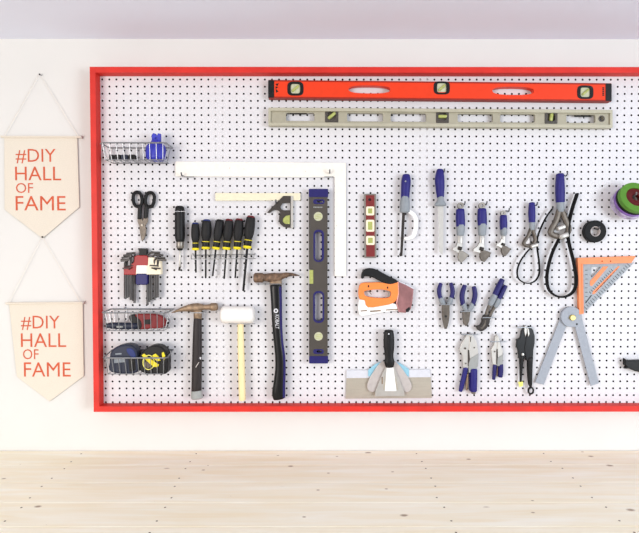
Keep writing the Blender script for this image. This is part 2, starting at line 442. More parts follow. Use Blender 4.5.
for pl in ([(275.5, 84), (278.6, 83.3), (277.2, 86)], [(275.6, 86.5), (278, 87.2), (275.8, 88.6)], [(275.8, 89), (278.3, 91.5), (276.2, 92.4)]): m.plate(pl, yf - .0006, yf + .001)
for k in range(5): m.plate(rect(602.6, 87.4 + k * 1.8, 604.2, 88.4 + k * 1.8), yf - .0006, yf + .001)
m.obj('printed_mark', 'black', t)

t = thing('spirit_level', 'long grey metal I-beam level hung below the red level', 'level', 440, 127)
sk2 = lambda p: sk(p, .0066)
slots = [(285.8, 314.6), (347, 383.2), (390.5, 426.5), (457.5, 493), (500, 535.2), (566.3, 595.5)]
vials = [(325.2, 338.2), (436.3, 448.7), (545, 557.4)]
hs = [sk2(rect(a, 112.4, b, 120.9, 1.6)) for a, b in slots] + [sk2(rect(a + 1.6, 111.5, b - 1.6, 120.9)) for a, b in vials]
hs.append(sk2(oval(601.4, 116.6, 2.4)))
web = plate('web', 'level_grey_web', t, sk2(rect(269.5, 108.5, 611.6, 124.9)), -.021, -.010, holes=hs)
for e0, e1 in ((107.7, 110.6), (122.6, 125.4)):
    plate('flange', 'level_grey', t, sk2(rect(268.5, e0, 612.4, e1, .5)), -.029, -.003)
for e0, e1 in ((268.5, 270.6), (610.4, 612.5)):
    plate('end_rib', 'level_grey', t, sk2(rect(e0, 109, e1, 124.5)), -.0275, -.005)
for i, (a, b) in enumerate(vials):
    v = plate('vial_housing', 'level_dark', t, sk2(rect(a, 109.6, b, 121.6, .6)), -.0225, -.009, holes=[sk2(oval((a + b) / 2, 115.4, 4.3, 4, 20, .6))])
    c = (a + b) / 2; cy = 115.4 + (c - 268.5) * .0066; dd = ((3.4, -2.8), (3.9, 0), (.4, -3.3))[i]
    MB().loft([(c - dd[0], cy - dd[1], 1.7), (c + dd[0], cy + dd[1], 1.7)], y=-.017, smooth=1).obj('vial', 'vial_green', v)
    plate('vial_backing', 'steel_dark', v, sk2(oval(c, 115.4, 4.4, 4.1, 20, .6)), -.012, -.010)
MB().lathe(W(601.4, 118.8, -.02), [(.0075, -.0215), (.0115, -.0215), (.0115, -.019), (.0075, -.019)], 24, True).obj('hanging_ring', 'level_dark', t)

t = thing('spirit_level', 'upright dark grey level with navy end caps and two hand slots', 'level', 318.5, 363)
yf, yb = -.027, -.004
op = [rect(315, 231.6, 321.9, 260.4, 3.2), rect(314.8, 293, 322.6, 321.3, 3.2)]
body = plate('body', 'level_dark', t, [(309.1, 196), (327.3, 196), (327.3, 357), (309.5, 357), (309.4, 284), (313.4, 284), (313.4, 269.6), (309.3, 269.6)], yf, yb,
      holes=[rect(313.6, 229.8, 323.8, 261.8, 4.4), rect(313.4, 291.2, 324, 322.8, 4.4), rect(313.4, 199.4, 324.4, 203.8, 1.8), rect(313.4, 349.4, 323.6, 353.8, 1.8), oval(318.2, 216.4, 4.6), oval(318.5, 336.4, 4.4)])
for x in (309.0, 325.9):
    plate('edge_rail', 'level_dark', t, rect(x, 196.5, x + 1.5, 268.8), yf - .0012, yf + .004); 
    plate('edge_rail', 'level_dark', t, rect(x + .2, 284.6, x + 1.6, 356.6), yf - .0012, yf + .004)
plate('end_cap', 'navy', t, rect(308.9, 189, 328, 196.8, .8), yf - .002, yb + .0008)
plate('end_cap', 'navy', t, rect(309.2, 356.4, 328, 363.4, .8), yf - .002, yb + .0008)
for hh, o in ((rect(313.6, 229.8, 323.8, 261.8, 4.4), op[0]), (rect(313.4, 291.2, 324, 322.8, 4.4), op[1])):
    plate('slot_grip', 'navy', t, hh, yf - .0012, yb - .001, holes=[o])
for x0, y0, x1, y1 in ((313.4, 199.4, 324.4, 203.8), (313.4, 349.4, 323.6, 353.8)):
    plate('hanging_slot', 'navy', t, rect(x0, y0, x1, y1, 1.8), yf - .0008, yb - .004, holes=[rect(x0 + 3, y0 + .9, x1 - 1.5, y1 - 1.1, .9)])
for cx, cy, r in ((318.2, 216.4, 4.5), (318.5, 336.4, 4.3)):
    v = plate('vial', 'vial_pale', t, oval(cx, cy, r), yf + .0004, yf + .008)
    m = MB()
    for s in (-1.6, 0, 1.6): m.plate(rot(rect(cx - 3.2, cy + s - .22, cx + 3.2, cy + s + .22), cx, cy, -8), yf - .0002, yf + .002, bevel=.0001)
    m.obj('vial_lines', 'vial_green', v)
plate('edge_vial', 'vial_green', t, rect(309.5, 270.2, 313.6, 283.6, .6), yf + .001, yb - .002)
m = MB()
for k in range(6): m.plate(rect(313.4 + k * 1.55, 206.7, 314.5 + k * 1.55, 207.7), yf - .0003, yf + .001, bevel=.0001)
m.obj('lettering', 'rubber_grey', t)

# small torpedo level
t = thing('torpedo_level', 'short dark red level with three square cream vials', 'level', 370.4, 258)
vs = [(370.2, 210.9, 3.9, 4.3), (370.2, 225.7, 4, 5.8), (370.4, 240.4, 4.1, 4.4)]
body = plate('body', 'brick_red', t, rot(rect(365.4, 194.8, 375.4, 257.1), 370.3, 226, -.4), -.018, -.004,
      holes=[oval(369.6, 199.6, 1.6, n=14)] + [rect(x - a + .4, y - b + .4, x + a - .4, y + b - .4, 1) for x, y, a, b in vs])
for x in (364.5, 374.9):
    plate('edge_rail', 'steel', t, rot(rect(x, 194.4, x + 1.2, 257.6), 370.3, 226, -.4), -.0195, -.003)
for y in (194.0, 256.8):
    plate('end_rail', 'steel', t, rot(rect(364.8, y, 375.8, y + 1), 370.3, 226, -.4), -.019, -.003)
for x, y, a, b in vs:
    v = plate('vial_housing', 'cream', t, rect(x - a, y - b, x + a, y + b, 1.2), -.0195, -.005, holes=[rect(x - a + 1.6, y - b + 1.6, x + a - 1.6, y + b - 1.6, .6)])
    plate('vial', 'vial_green', v, rect(x - a + 1.4, y - b + 1.4, x + a - 1.4, y + b - 1.4), -.0165, -.006)

# ------------------------------------------------------------------ squares
t = thing('framing_square', 'large white steel L-shaped framing square', 'square', 260, 176, -.003)
pts = [(175.4, 161.6), (345.8, 163.0), (346.0, 276), (334.8, 276), (334.8, 177.0), (175.6, 176.2)]
o = plate('blade', 'square_white', t, pts, -.0085, -.0055, bevel=.0004)
m = MB()
for x, y in ((229.5, 168.6), (229.8, 167.6), (244, 169), (305.4, 171.2), (336.6, 225.6), (341, 181), (342, 170)): m.plate(oval(x, y, .35, n=8), -.0088, -.0084, bevel=.0001)
m.obj('scratch', 'spatula_grey', o)

t = thing('combination_square', 'combination square with dark cast head on a cream rule', 'square', 258, 228)
rl = plate('rule', 'rule_cream', t, [(215.4, 193), (300.4, 193.2), (300.4, 200.2), (215.4, 200.6)], -.010, -.0075, bevel=.0003)
hd = [(283.3, 196), (291, 196), (291, 227.5), (287, 227.6), (283, 226.4), (280, 223.5), (279, 220), (279.3, 216.5), (280.2, 213.5), (279.3, 211), (277, 210), (274.5, 209.7), (272, 210.8), (269.5, 212.8), (267.3, 212.6), (269, 210.3)]
hb = plate('head', 'cast_iron', t, hd, -.0135, -.004, holes=[[(280.3, 206.5), (282.4, 203.2), (290.2, 202.7), (290.2, 210.3), (284, 210.4), (281, 209)], [(290.2, 215), (286, 215.6), (283, 218.4), (282.6, 221.6), (285, 224.2), (290.2, 224.4)]], bevel=.0003)
plate('head_face', 'steel_bright', t, rect(291, 196, 293, 227.9), -.0145, -.003)
plate('vial', 'vial_green', hb, [(289.8, 215.3), (286, 215.8), (283.1, 218.6), (282.8, 221.4), (285.2, 223.7), (289.8, 223.9)], -.0115, -.006)

t = thing('speed_square', 'orange and grey triangular speed square', 'square', 583, 314)
p0 = plate('plate', 'square_grey', t, [(582.6, 263.6), (634, 262.6), (583.6, 313.4)], -.010, -.006, bevel=.0003,
           holes=[[(591.3, 267), (601.4, 266.6), (592, 277.6), (590.8, 276)], [(617.8, 266.6), (619.6, 266.8), (595, 293), (592.6, 294)]])
plate('fence', 'square_orange', t, [(578, 258.2), (635.6, 256.2), (631.2, 262.8), (583, 264), (583.6, 313.6), (579.6, 314.2)], -.018, -.003, bevel=.0008,
      holes=[oval(602.2, 261.2, .9, n=10), oval(610.7, 261.2, .9, n=10)])
plate('rib', 'square_orange', t, [(581.7, 264), (582.5, 264), (583.3, 313), (582.3, 313)], -.0195, -.0175, bevel=.0003)
plate('cutout_rim', 'square_orange', p0, [(603.4, 266.6), (608.2, 266.6), (592.2, 285.8), (590.2, 285.5), (590.2, 281.2)], -.0116, -.0095, bevel=.0003)
plate('cutout_rim', 'square_orange', p0, [(618, 266.3), (619.8, 266.6), (595, 293.4), (592.6, 294.4), (592.9, 291.6)], -.0108, -.0095, bevel=.0002, holes=[[(617.6, 267.9), (618.6, 268), (595.6, 292), (594.5, 292)]])
m = MB()
for k in range(22):                                   # degree marks beside the long edge
    a = k / 21; x, y = 629 - a * 43, 265.3 + a * 43
    m.plate(rot(rect(x - 2.4, y - .25, x + (.6 if k % 3 else 1.8), y + .25), x, y, 45), -.0104, -.0098, bevel=.0001)
for k in range(13):
    a = k / 12; x, y = 612 - a * 22, 270 + a * 22.5
    m.plate(rot(rect(x - 1.2, y - .3, x + 1.2, y + .3), x, y, 45), -.0104, -.0098, bevel=.0001)
for k in range(8): m.plate(rect(585.2, 270 + k * 4.4, 587.6, 270.5 + k * 4.4), -.0104, -.0098, bevel=.0001)
m.plate([(585, 303), (586, 303.4), (592, 295.5), (591, 295)], -.0104, -.0098, bevel=.0001)
m.obj('degree_marks', 'ink', p0)

# bevel gauge
t = thing('bevel_gauge', 'grey two-armed angle finder opened like an A', 'angle finder', 567, 385)
la = plate('arm', 'protractor_grey', t, [(562.3, 314), (572, 312), (574, 319), (565.8, 327.2), (543.7, 384.6), (535.3, 382.4)], -.009, -.005, bevel=.0005)
plate('arm', 'protractor_grey', t, [(581, 315), (598.8, 383.2), (591, 385.8), (575.4, 327), (570, 318), (572, 312)], -.0135, -.0095, bevel=.0005)
hp = oval(571.6, 317, 10.2, 10, 32); hp = [(x, min(y, 326.8)) for x, y in hp]
d = plate('protractor_disc', 'protractor_grey', t, hp, -.017, -.004, bevel=.0008)
MB().lathe(W(572.4, 317.6, -.02), [(.0001, -.026), (.009, -.026), (.0105, -.024), (.0105, -.017)], 24).obj('thumb_screw', 'brass', t)
plate('index_dot', 'black', d, oval(576.9, 324.1, .9, n=12), -.0176, -.0165, bevel=.0001)

# ------------------------------------------------------------------ wire baskets and what lies in them
def basket(label, x0, x1, yr, ybm, drop=0):
    d = .092
    t = thing('wire_basket', label, 'basket', (x0 + x1) / 2, ybm, -.045, 'wire baskets on the left edge of the pegboard')
    zf = W(x0, yr, -d).z; zb = zf + drop; z0 = W(x0, ybm, -d + .012).z
    xl, xr = W(x0, yr, -d).x, W(x1, yr, -d).x
    ins = .014
    rim = [(xl + .008, -d), (xr - .008, -d), (xr, -d + .01), (xr, -.006), (xl, -.006), (xl, -d + .01)]
    MB().tube([Vector((x, y, zb if y > -.05 else zf)) for x, y in rim], .0028, 6, True).obj('rim', 'wire', t)
    flo = [(xl + ins, -d + .012), (xr - ins, -d + .012), (xr - ins, -.008), (xl + ins, -.008)]
    m = MB(); m.tube([Vector((x, y, z0)) for x, y in flo], .0018, 6, True)
    n = 9
    for k in range(1, n):
        x = xl + ins + (xr - xl - 2 * ins) * k / n
        m.tube([Vector((x, -d + .012, z0)), Vector((x, -.008, z0))], .0013, 5)
    m.obj('bottom_grid', 'wire', t)
    up = lambda a, b: MB().tube([a, b], .0014, 5).obj('upright_wire', 'wire', t)
    for k in range(n + 1):
        a = k / n; xt = xl + .010 + (xr - xl - .02) * a; xb = xl + ins + (xr - xl - 2 * ins) * a
        up(Vector((xt, -d, zf)), Vector((xb, -d + .012, z0)))
        if k % 2 == 0: up(Vector((xt, -.006, zb)), Vector((xb, -.008, z0)))
    for sx, s in ((xl, 1), (xr, -1)):
        for q in (.33, .66):
            up(Vector((sx, -d * q, zf + (zb - zf) * (1 if d * q < .05 else 0))), Vector((sx + s * ins, -d * q, z0)))
    for xx in (xl + .05, xr - .05):
        MB().tube([Vector((xx, .0045, zb + .006)), Vector((xx, -.004, zb + .006)), Vector((xx, -.006, zb - .001))], .002, 6).obj('hook', 'wire', t)
    return z0 + .002
z1 = basket('shallow wire basket at the top holding the blue bottle', 99.6, 165.8, 142.8, 159.8)
z2 = basket('shallow wire basket in the middle holding two folding knives', 101.3, 166.5, 312.8, 330.6, .004)
z3 = basket('shallow wire basket at the bottom holding two tape measures', 102.3, 166.4, 358, 374, .012)

# blue chalk bottle
y = -.05
bz = lambda px, py, yy: W(px, py, yy)
t = thing('chalk_bottle', 'blue plastic chalk bottle standing in the top basket', 'bottle', 156, 159.5, y)
MB().loft([(156, 158.2, 9.6, .028), (156, 152, 9.8, .028), (156, 147, 9.2, .026), (155.8, 143.5, 6.6, .022), (155.6, 141.6, 4.2, .016), (155.6, 140, 3.6, .012)], y=y, p=.75).obj('body', 'deep_blue', t)
MB().plate([(152.2, 140.2), (152, 135), (153.2, 133.6), (155, 134), (155.4, 135.8), (157.4, 135.6), (158, 133.8), (159.6, 134), (159.6, 140.4)], y - .008, y + .008, holes=[rect(154.4, 137, 157.6, 139.6, .8)], bevel=.002).obj('clip_spout', 'deep_blue', t)
for i, (x0, x1) in enumerate(((109.2, 113.4), (114.4, 120), (121.2, 127), (128.6, 135))):
    o = MB().plate(rect(x0, 154.8, x1, 159.3, .7), -.072, -.05, bevel=.001).plate(rect(x0 + 1, 155.8, x1 - 1, 157.2), -.0728, -.071, bevel=.0002).obj('small_case', 'slate' if i == 2 else 'black', base=W((x0 + x1) / 2, 159.3, -.06))
    tag(o, ['narrow black blade case at the left end of the top basket', 'black blade case second from the left in the top basket', 'slate blue blade case third in the row of four cases', 'black blade case nearest the blue bottle'][i], 'case', 'small cases in the top basket')

# two knives in the middle basket
y = -.06
t = thing('utility_knife', 'navy utility knife lying in the middle wire basket', 'knife', 121, 329, y)
MB().loft([(107, 325.6, 2.4, .009), (113, 325.6, 3.3, .010), (122, 325.8, 3.5, .010), (130, 326, 3.4, .010), (137, 326, 3.0, .009)], y=y).obj('handle', 'slate', t)
plate('slider', 'rubber_grey', t, rect(116.5, 326.2, 122.5, 327.6, .5), y - .0118, y - .008)
plate('nose', 'black', t, rect(105.8, 323.6, 108, 327.6, .6), y - .008, y + .006)
y = -.047
t = thing('utility_knife', 'red and black utility knife lying in the middle wire basket', 'knife', 148, 328, y)
plate('handle', 'red_dull', t, [(135, 316), (142, 315), (157, 315.6), (163, 319.2), (164.6, 323), (162, 326.8), (150, 327.6), (138, 328.2), (134, 322)], y - .012, y + .010, smooth=3, bevel=.004)
plate('grip', 'black', t, [(129.6, 316.5), (133, 315.2), (136, 317.8), (140, 321.5), (140.5, 327.5), (136, 328.6), (133, 324), (130.6, 320.5)], y - .014, y + .009, smooth=3, bevel=.003)
plate('grip_inlay', 'black', t, [(144, 320), (150, 319.6), (150.5, 324), (144.6, 324.2)], y - .0135, y - .008, bevel=.001)
plate('blade_nose', 'black', t, [(164, 321.8), (168.6, 322.6), (168.6, 323.8), (164, 325)], y - .004, y + .004)

# two tape measures
y = -.05
t = thing('tape_measure', 'navy blue tape measure in the bottom basket', 'tape measure', 123.5, 372.5, y)
plate('case', 'slate', t, [(112, 371), (110.8, 362), (111.6, 354), (115, 349.5), (121, 347), (128, 346.4), (133, 348.4), (135.6, 354), (136.2, 364), (135, 371.6)], y - .026, y + .022, smooth=4, bevel=.006)
plate('blue_highlight', 'blue_cap', t, [(127, 349.4), (131, 348.9), (134, 352), (135, 357), (131.5, 356.5), (128, 353)], y - .0275, y - .02, smooth=3, bevel=.002)  # blue highlight on the case, put in as a coloured plate
plate('label', 'ferrule', t, [(114, 359), (124, 358.6), (124.6, 362), (114.4, 363)], y - .0268, y - .02)
plate('label', 'ferrule', t, rot(rect(115.4, 353.4, 121.4, 354.5), 118, 354, -4), y - .0268, y - .02)
plate('grip_strip', 'black', t, [(128.6, 357), (134.6, 358), (135.4, 370), (129.6, 371.6)], y - .0272, y - .02, bevel=.001)
t = thing('tape_measure', 'black and yellow tape measure in the bottom basket', 'tape measure', 153, 373, y)
plate('case', 'black', t, [(142, 371), (139.4, 363), (141, 356), (146, 350.4), (152, 347.2), (159, 347.6), (164, 351.6), (166, 358), (166, 366), (165, 372.6), (154, 373)], y - .026, y + .022, smooth=4, bevel=.005)
m = MB()
m.plate([(142, 355.4), (144, 354), (148, 357.6), (155, 362.6), (158.6, 364.8), (157.4, 367), (153.6, 366.6), (147, 361)], y - .0285, y - .02, bevel=.001)
m.plate([(152.6, 355.5), (155.4, 354), (158.6, 357), (160, 360.4), (157, 361), (154, 358.4)], y - .0285, y - .02, bevel=.001)
m.plate([(162, 353), (163.4, 352.4), (164.8, 356), (164, 359.6), (162.2, 357)], y - .0285, y - .02, bevel=.001)
m.obj('yellow_panel', 'yellow', t)
MB().tube([W(a, b, y - .0275) for a, b in oval(148.6, 362.4, 5.6, 7.2, 20)], .0018, 6, True).obj('ring_trim', 'pale_yellow', t)
plate('side_badge', 'steel_dark', t, oval(147.8, 364.6, 3, 3.4, 18), y - .0272, y - .02)
plate('belt_clip', 'steel_dark', t, [(138.8, 362), (141, 358.6), (142.4, 363), (142, 370.6), (139.6, 369)], y - .02, y - .012)

# ------------------------------------------------------------------ tin snips
t = thing('tin_snips', 'black handled tin snips hanging point down', 'tin snips', 142, 241)
def loop(cx, cy, rx, ry, tilt):
    return rot(oval(cx, cy, rx, ry, 28, .85), cx, cy, tilt)
for cx, cy, tl, sh in ((137.6, 199.3, -6, [(140.2, 206), (139.7, 212), (139.4, 218.6)]), (149.8, 199.7, 8, [(146.8, 206), (146.3, 212), (145.8, 218.4)])):
    hh = thing('handle_tmp', '', '', cx, cy) if False else None
    m = MB()
    m.tube([W(a, b, -.012) for a, b in loop(cx, cy, 4.4, 7.2, tl)], .0062, 8, True)
    m.loft([(a, b, 2.0 + .3 * (cx > 145)) for a, b in sh], y=-.012, hd=.006)
    m.obj('handle', 'black', t)
plate('blade', 'steel_dark', t, [(138, 217.5), (141.2, 217.5), (143.6, 224), (146, 229), (145.8, 234), (143.6, 239.5), (141.8, 240.8), (140.4, 234), (139.4, 226), (137.6, 221.5)], -.012, -.007, bevel=.0008)
plate('blade', 'steel_dark', t, [(143.8, 217.8), (147.4, 217.6), (147.8, 221), (145, 226), (146.2, 230), (144.6, 237), (142.4, 241.2), (141.6, 240), (142.6, 232), (141.2, 226), (142.4, 222)], -.017, -.0125, bevel=.0008)
MB().lathe(W(142.2, 225, -.018), [(.0001, -.0205), (.0045, -.0200), (.0055, -.0165)], 16).obj('pivot_bolt', 'steel', t)

# hex key sets
def key(par, stem, fan, m='steel_black', r=.0026):
    MB().wire([stem[0], stem[1]] + [fan], r, n=6).obj('hex_key', m, par)
t = thing('hex_key_set', 'left hex key set in a red plastic holder', 'hex keys', 131, 303, 0, 'hex key sets')
plate('holder', 'red_plastic', t, [(134.8, 257), (137, 255.8), (146.6, 256), (148, 258), (147.6, 265.4), (136.2, 265.6), (136, 274.4), (124.2, 274.2), (124.2, 267.4), (129, 267), (134.6, 262)], -.030, -.010, bevel=.002)
plate('hanging_tab', 'black', t, [(138.2, 248.4), (146.8, 248.8), (146.4, 252), (145.6, 256.6), (138.6, 256.6), (139.4, 252)], -.022, -.006, bevel=.001)
for x, yb_, fx, fy, r in ((125.3, 298.6, 120.8, 260.4, .0042), (127.4, 298, 121.6, 257.8, .0026), (130.8, 300, 123.4, 255.6, .0034), (134.6, 303, 126.4, 253.8, .0036), (129, 297, 122.6, 268.4, .0022), (132.8, 301, 124.4, 266.4, .0024)):
    yk = -.024 if x < 131 else -.017
    MB().wire([(x, yb_, yk), (x, 268, yk), (x + .1, fy + 2.2 if fy < 262 else fy + 1, yk - .006), (fx + 8.5, fy - .8, yk - .012), (fx, fy, yk - .014)], r * 1.25, n=6).obj('hex_key', 'key_steel', t)
t = thing('hex_key_set', 'right hex key set in a white and blue holder', 'hex keys', 153, 305, 0, 'hex key sets')
plate('holder', 'cream', t, [(136.8, 266), (148.2, 265.8), (148.6, 257.8), (154, 258), (160, 261), (160.4, 274), (136.2, 274.2)], -.032, -.008, bevel=.0015)
plate('label_block', 'white_plastic', t, rect(136.6, 265.6, 146.2, 273.4, .5), -.0335, -.031)
plate('blue_clip', 'navy', t, rect(136.4, 273.4, 146.6, 284, 1), -.032, -.010, bevel=.003)
for x, yb_, fx, fy, r in ((147.6, 305, 160, 252.9, .0036), (151.4, 300.4, 163.2, 255.4, .0034), (154.6, 300, 165.2, 258, .0030), (158, 297.4, 166.2, 260.2, .0034), (149.6, 302, 158.6, 266, .0024), (156.4, 298, 160.4, 268.6, .0024)):
    yk = -.026 if x > 153 else -.018
    MB().wire([(x, yb_, yk), (x, 268, yk), (x - .1, fy + 2.2 if fy < 262 else fy + 1, yk - .006), (fx - 8.5, fy - .6, yk - .014), (fx, fy, yk - .016)], r * 1.25, n=6).obj('hex_key', 'key_steel', t)

# ------------------------------------------------------------------ screwdrivers
t = thing('screwdriver', 'stubby-tipped black screwdriver with metal band, apart from the rest', 'screwdriver', 180, 271)
yy = -.022
loft('handle', 'black', t, [(179.8, 207.4, 4.2), (179.8, 212, 4.8), (179.9, 225, 4.9), (180.0, 236, 4.9), (180.1, 241, 4.2)], y=yy)
loft('band', 'steel', t, [(180.1, 240.8, 3.7), (180.1, 247.4, 3.7)], y=yy, smooth=1)
loft('collar', 'black', t, [(180.1, 247, 3.6), (180.1, 249.6, 2.6)], y=yy, smooth=1)
loft('shaft', 'steel_bright', t, [(180.1, 249, 1.2), (180, 266.5, 1.2)], y=yy, smooth=1)
loft('tip', 'steel_black', t, [(180.2, 265.8, 1.3, .004), (179.6, 268, 1.1, .003), (179.2, 270.6, 1.2, .0012)], y=yy)
MB().wire([(174.6, 211.6, -.003), (174.6, 211.4, yy - .018), (185.2, 211.4, yy - .018), (185.2, 211.6, -.003)], .0012).obj('retaining_wire', 'wire', t)
sd = [((195.4, 223.6), (195.5, 249.5), (195.9, 272.3), 3.9, 'blue_cap', 'blue capped screwdriver with yellow bands, shortest, at the left end of the rack'),
      ((206.8, 220.6), (205.8, 248.5), (205.7, 278), 4.6, 'blue_cap', 'blue capped screwdriver with yellow bands, second from the left in the rack'),
      ((220, 220.6), (215.9, 248.6), (212.7, 275.8), 4.3, 'black', 'all black capped screwdriver with yellow bands, leaning in the rack'),
      ((229.3, 220.2), (226.4, 248.8), (224.2, 278.6), 4.5, 'red_cap', 'red capped screwdriver next to the all black one'),
      ((239.2, 219.8), (237.2, 248.6), (235.2, 277.8), 4.5, 'red_cap', 'red capped screwdriver with a thick shaft, second from the right in the rack'),
      ((251, 217), (247.3, 247.6), (243.3, 290.6), 4.8, 'red_cap', 'longest red capped screwdriver with yellow bands at the right end of the rack')]
for i, (a, b, c, hw, capm, lab) in enumerate(sd):
    t = thing('screwdriver', lab, 'screwdriver', c[0], c[1], -.02, 'yellow banded screwdrivers in the wire rack')
    L = lambda k: (a[0] + (b[0] - a[0]) * k, a[1] + (b[1] - a[1]) * k)
    yy = -.026
    loft('end_cap', capm, t, [(*L(0), hw * .80), (*L(.05), hw * .92)], y=yy, smooth=1, p=.7)
    loft('grip', 'charcoal', t, [(*L(.04), hw * .93), (*L(.3), hw * 1.05), (*L(.55), hw), (*L(.72), hw * .72)], y=yy, p=.75)
    loft('neck', 'black', t, [(*L(.70), hw * .76), (*L(.94), hw * .8)], y=yy, smooth=1, p=.75)
    m = MB()
    m.loft([(*L(.745), hw * .84), (*L(.765), hw * .84)], y=yy, smooth=1, ends=False)
    m.loft([(*L(.94), hw * .84), (*L(.985), hw * .92), (*L(1.03), hw * .7)], y=yy, smooth=2, ends=False)
    m.obj('yellow_band', 'yellow', t)
    loft('shaft', 'black', t, [(*b, .95 if i != 5 else 1.25), (*c, .85 if i != 5 else 1.15)], y=yy, smooth=1)
t = thing('screwdriver_rack', 'wire rack holding the six yellow banded screwdrivers', 'rack', 224, 259)
m = MB()
m.wire([(193, 253, .003), (193, 255, -.008), (197, 255.2, -.008), (252, 254.2, -.008), (255, 254.4, -.008), (255, 252.6, .003)], .0016)
m.wire([(192, 258.8, -.006), (191, 259.2, -.044), (255.5, 258.6, -.044), (255, 258.2, -.006)], .0016)
m.obj('rails', 'wire', t)
m = MB()
for x in (191.5, 200.5, 210.5, 220.4, 231, 242, 254): m.wire([(x, 255, -.008), (x - .3, 258.8, -.044)], .0013)
m.obj('cross_wires', 'wire', t)

# ------------------------------------------------------------------ hammers
yy = -.026
t = thing('claw_hammer', 'claw hammer with grey butt cap and claw pointing left', 'hammer', 197, 399)
m = MB()
m.loft([(216.4, 306.8, 3.9, .014), (211.5, 306.9, 4.0, .0145)], y=yy, smooth=1)
m.loft([(211.6, 306.9, 3.2, .011), (206, 307.2, 2.5, .009), (202.5, 307.3, 3.0, .010), (199, 307.4, 4.3, .012), (193, 307.8, 4.4, .012), (188, 308.2, 3.4, .012), (181, 309.6, 2.0, .012), (172.4, 312.4, .5, .009)], y=yy, p=.8)
m.obj('head', 'rusty_light', t)
loft('collar', 'rusty_light', t, [(197.8, 310, 4.2, .010), (197.8, 319, 4.0, .010)], y=yy, smooth=1, p=.7)
loft('handle', 'wood_dark', t, [(197.7, 318.6, 4.0, .011), (197.4, 332, 4.4, .012), (197.2, 350, 4.8, .013), (196.8, 372, 5.0, .013), (196.5, 391, 5.1, .013)], y=yy, p=.75)
loft('butt_cap', 'rubber_grey', t, [(196.5, 391, 5.4, .014), (196.9, 395, 5.8, .0145), (197.2, 397.6, 6.0, .0145)], y=yy, p=.7)
plate('paint_chip', 'letter_white', t, [(199.6, 357.2), (201, 357.4), (200.6, 359.4), (199.8, 359)], yy - .0135, yy - .008, bevel=.0003)
plate('scratch', 'spatula_grey', t, [(198.6, 362.2), (199.1, 362.4), (195.9, 367.5), (195.4, 367.2)], yy - .0135, yy - .009, bevel=.0002)

t = thing('mallet', 'white headed rubber mallet with pale wooden handle', 'mallet', 242, 400)
loft('head', 'rubber_white', t, [(223.8, 314.8, 8.6, .030), (230, 314.8, 8.5, .030), (245, 314.8, 8.5, .030), (251.6, 314.8, 8.6, .030)], y=-.034, n=22, p=1, smooth=2)
loft('handle', 'wood_handle', t, [(240.6, 321, 3.0, .010), (240.8, 340, 3.3, .011), (241.6, 370, 3.5, .012), (242.3, 399.4, 3.5, .012)], y=-.034, p=.8)
t = thing('claw_hammer', 'black handled framing hammer with claw pointing right and white lettering', 'hammer', 279, 400)
m = MB()
m.loft([(255.4, 277.8, 5.0, .017), (262.4, 277.8, 4.9, .017)], y=yy, smooth=1)
m.loft([(262, 277.7, 4.2, .013), (265.6, 277.4, 3.6, .012), (269, 277.6, 4.4, .013), (275, 278, 5.3, .014), (281, 276.4, 3.4, .013), (287, 274.8, 2.4, .013), (293, 274.6, 1.5, .012), (299.6, 275.7, .4, .008)], y=yy, p=.8)
m.obj('head', 'rusty', t)
loft('collar', 'rusty_light', t, [(275.8, 280, 6.0, .012), (275.8, 285.2, 6.2, .012)], y=yy, smooth=1, p=.7)
hb = loft('handle', 'black_gloss', t, [(275.8, 284.6, 6.1, .013), (276.4, 300, 5.6, .013), (277, 324, 5.0, .013), (278.4, 342, 4.7, .013), (280, 356, 5.0, .013), (280.2, 370, 5.2, .013), (279.2, 384, 6.0, .0135), (278.6, 393, 6.7, .0135), (279.3, 398, 6.2, .013)], y=yy, p=.75)
loft('grip_edge', 'navy', t, [(280.2, 287, 1.5, .010), (280.6, 300, 1.5, .010), (281, 324, 1.3, .010), (282.2, 342, 1.2, .010), (284, 356, 1.3, .010), (284.5, 370, 1.3, .010), (283.9, 384, 1.5, .010), (283.9, 397, 1.5, .010)], y=yy - .003)
m = MB(); m.plate(oval(275.9, 310.8, 2.2), yy - .0142, yy - .009, bevel=.0002, holes=[oval(275.9, 310.8, 1.1, n=12)])
m.text('KOBALT', 275.4, 314.8, 279.0, 328.8, yy - .0142, .003, turn=-90)
m.obj('lettering', 'letter_white', hb)

# ------------------------------------------------------------------ hand saws
t = thing('mini_hacksaw', 'small hacksaw with blue handle and bare black blade', 'saw', 401, 257)
loft('handle', 'grip_blue', t, [(406.2, 175.4, 3.6), (406, 181, 4.8), (405.4, 192, 4.5), (405, 200, 4.2)], y=-.02)
loft('ferrule', 'ferrule', t, [(405, 196.5, 3.6, .0155), (404.8, 203, 4.9, .016), (404.6, 211.5, 5.0, .014)], y=-.02, p=.7)
plate('hang_hole', 'rubber_grey', t, oval(405.6, 181.2, .8, n=10), -.0385, -.034, bevel=.0001)
plate('blade', 'steel_black', t, [(402.4, 211), (405.2, 211), (402.4, 255.8), (400, 256.4), (399.4, 254.6), (400.4, 252)], -.022, -.019, bevel=.0004)
MB().loft([(a, b, c, .0035) for a, b, c in ((407, 210.5, 1.8), (412.5, 213.6, 2), (415.8, 219, 2.1), (415.6, 228, 2.2), (413.4, 235.6, 2.2), (408.5, 238.2, 1.8), (404.4, 238.4, 1.2))], y=-.02, p=.6).obj('bow', 'white_plastic', t)
t = thing('jab_saw', 'pointed drywall saw with blue handle and pale blade', 'saw', 442, 255)
loft('handle', 'grip_blue', t, [(440, 170.2, 3.3), (439.6, 178, 4.7), (440, 188, 4.4), (440.4, 197, 3.5)], y=-.02)
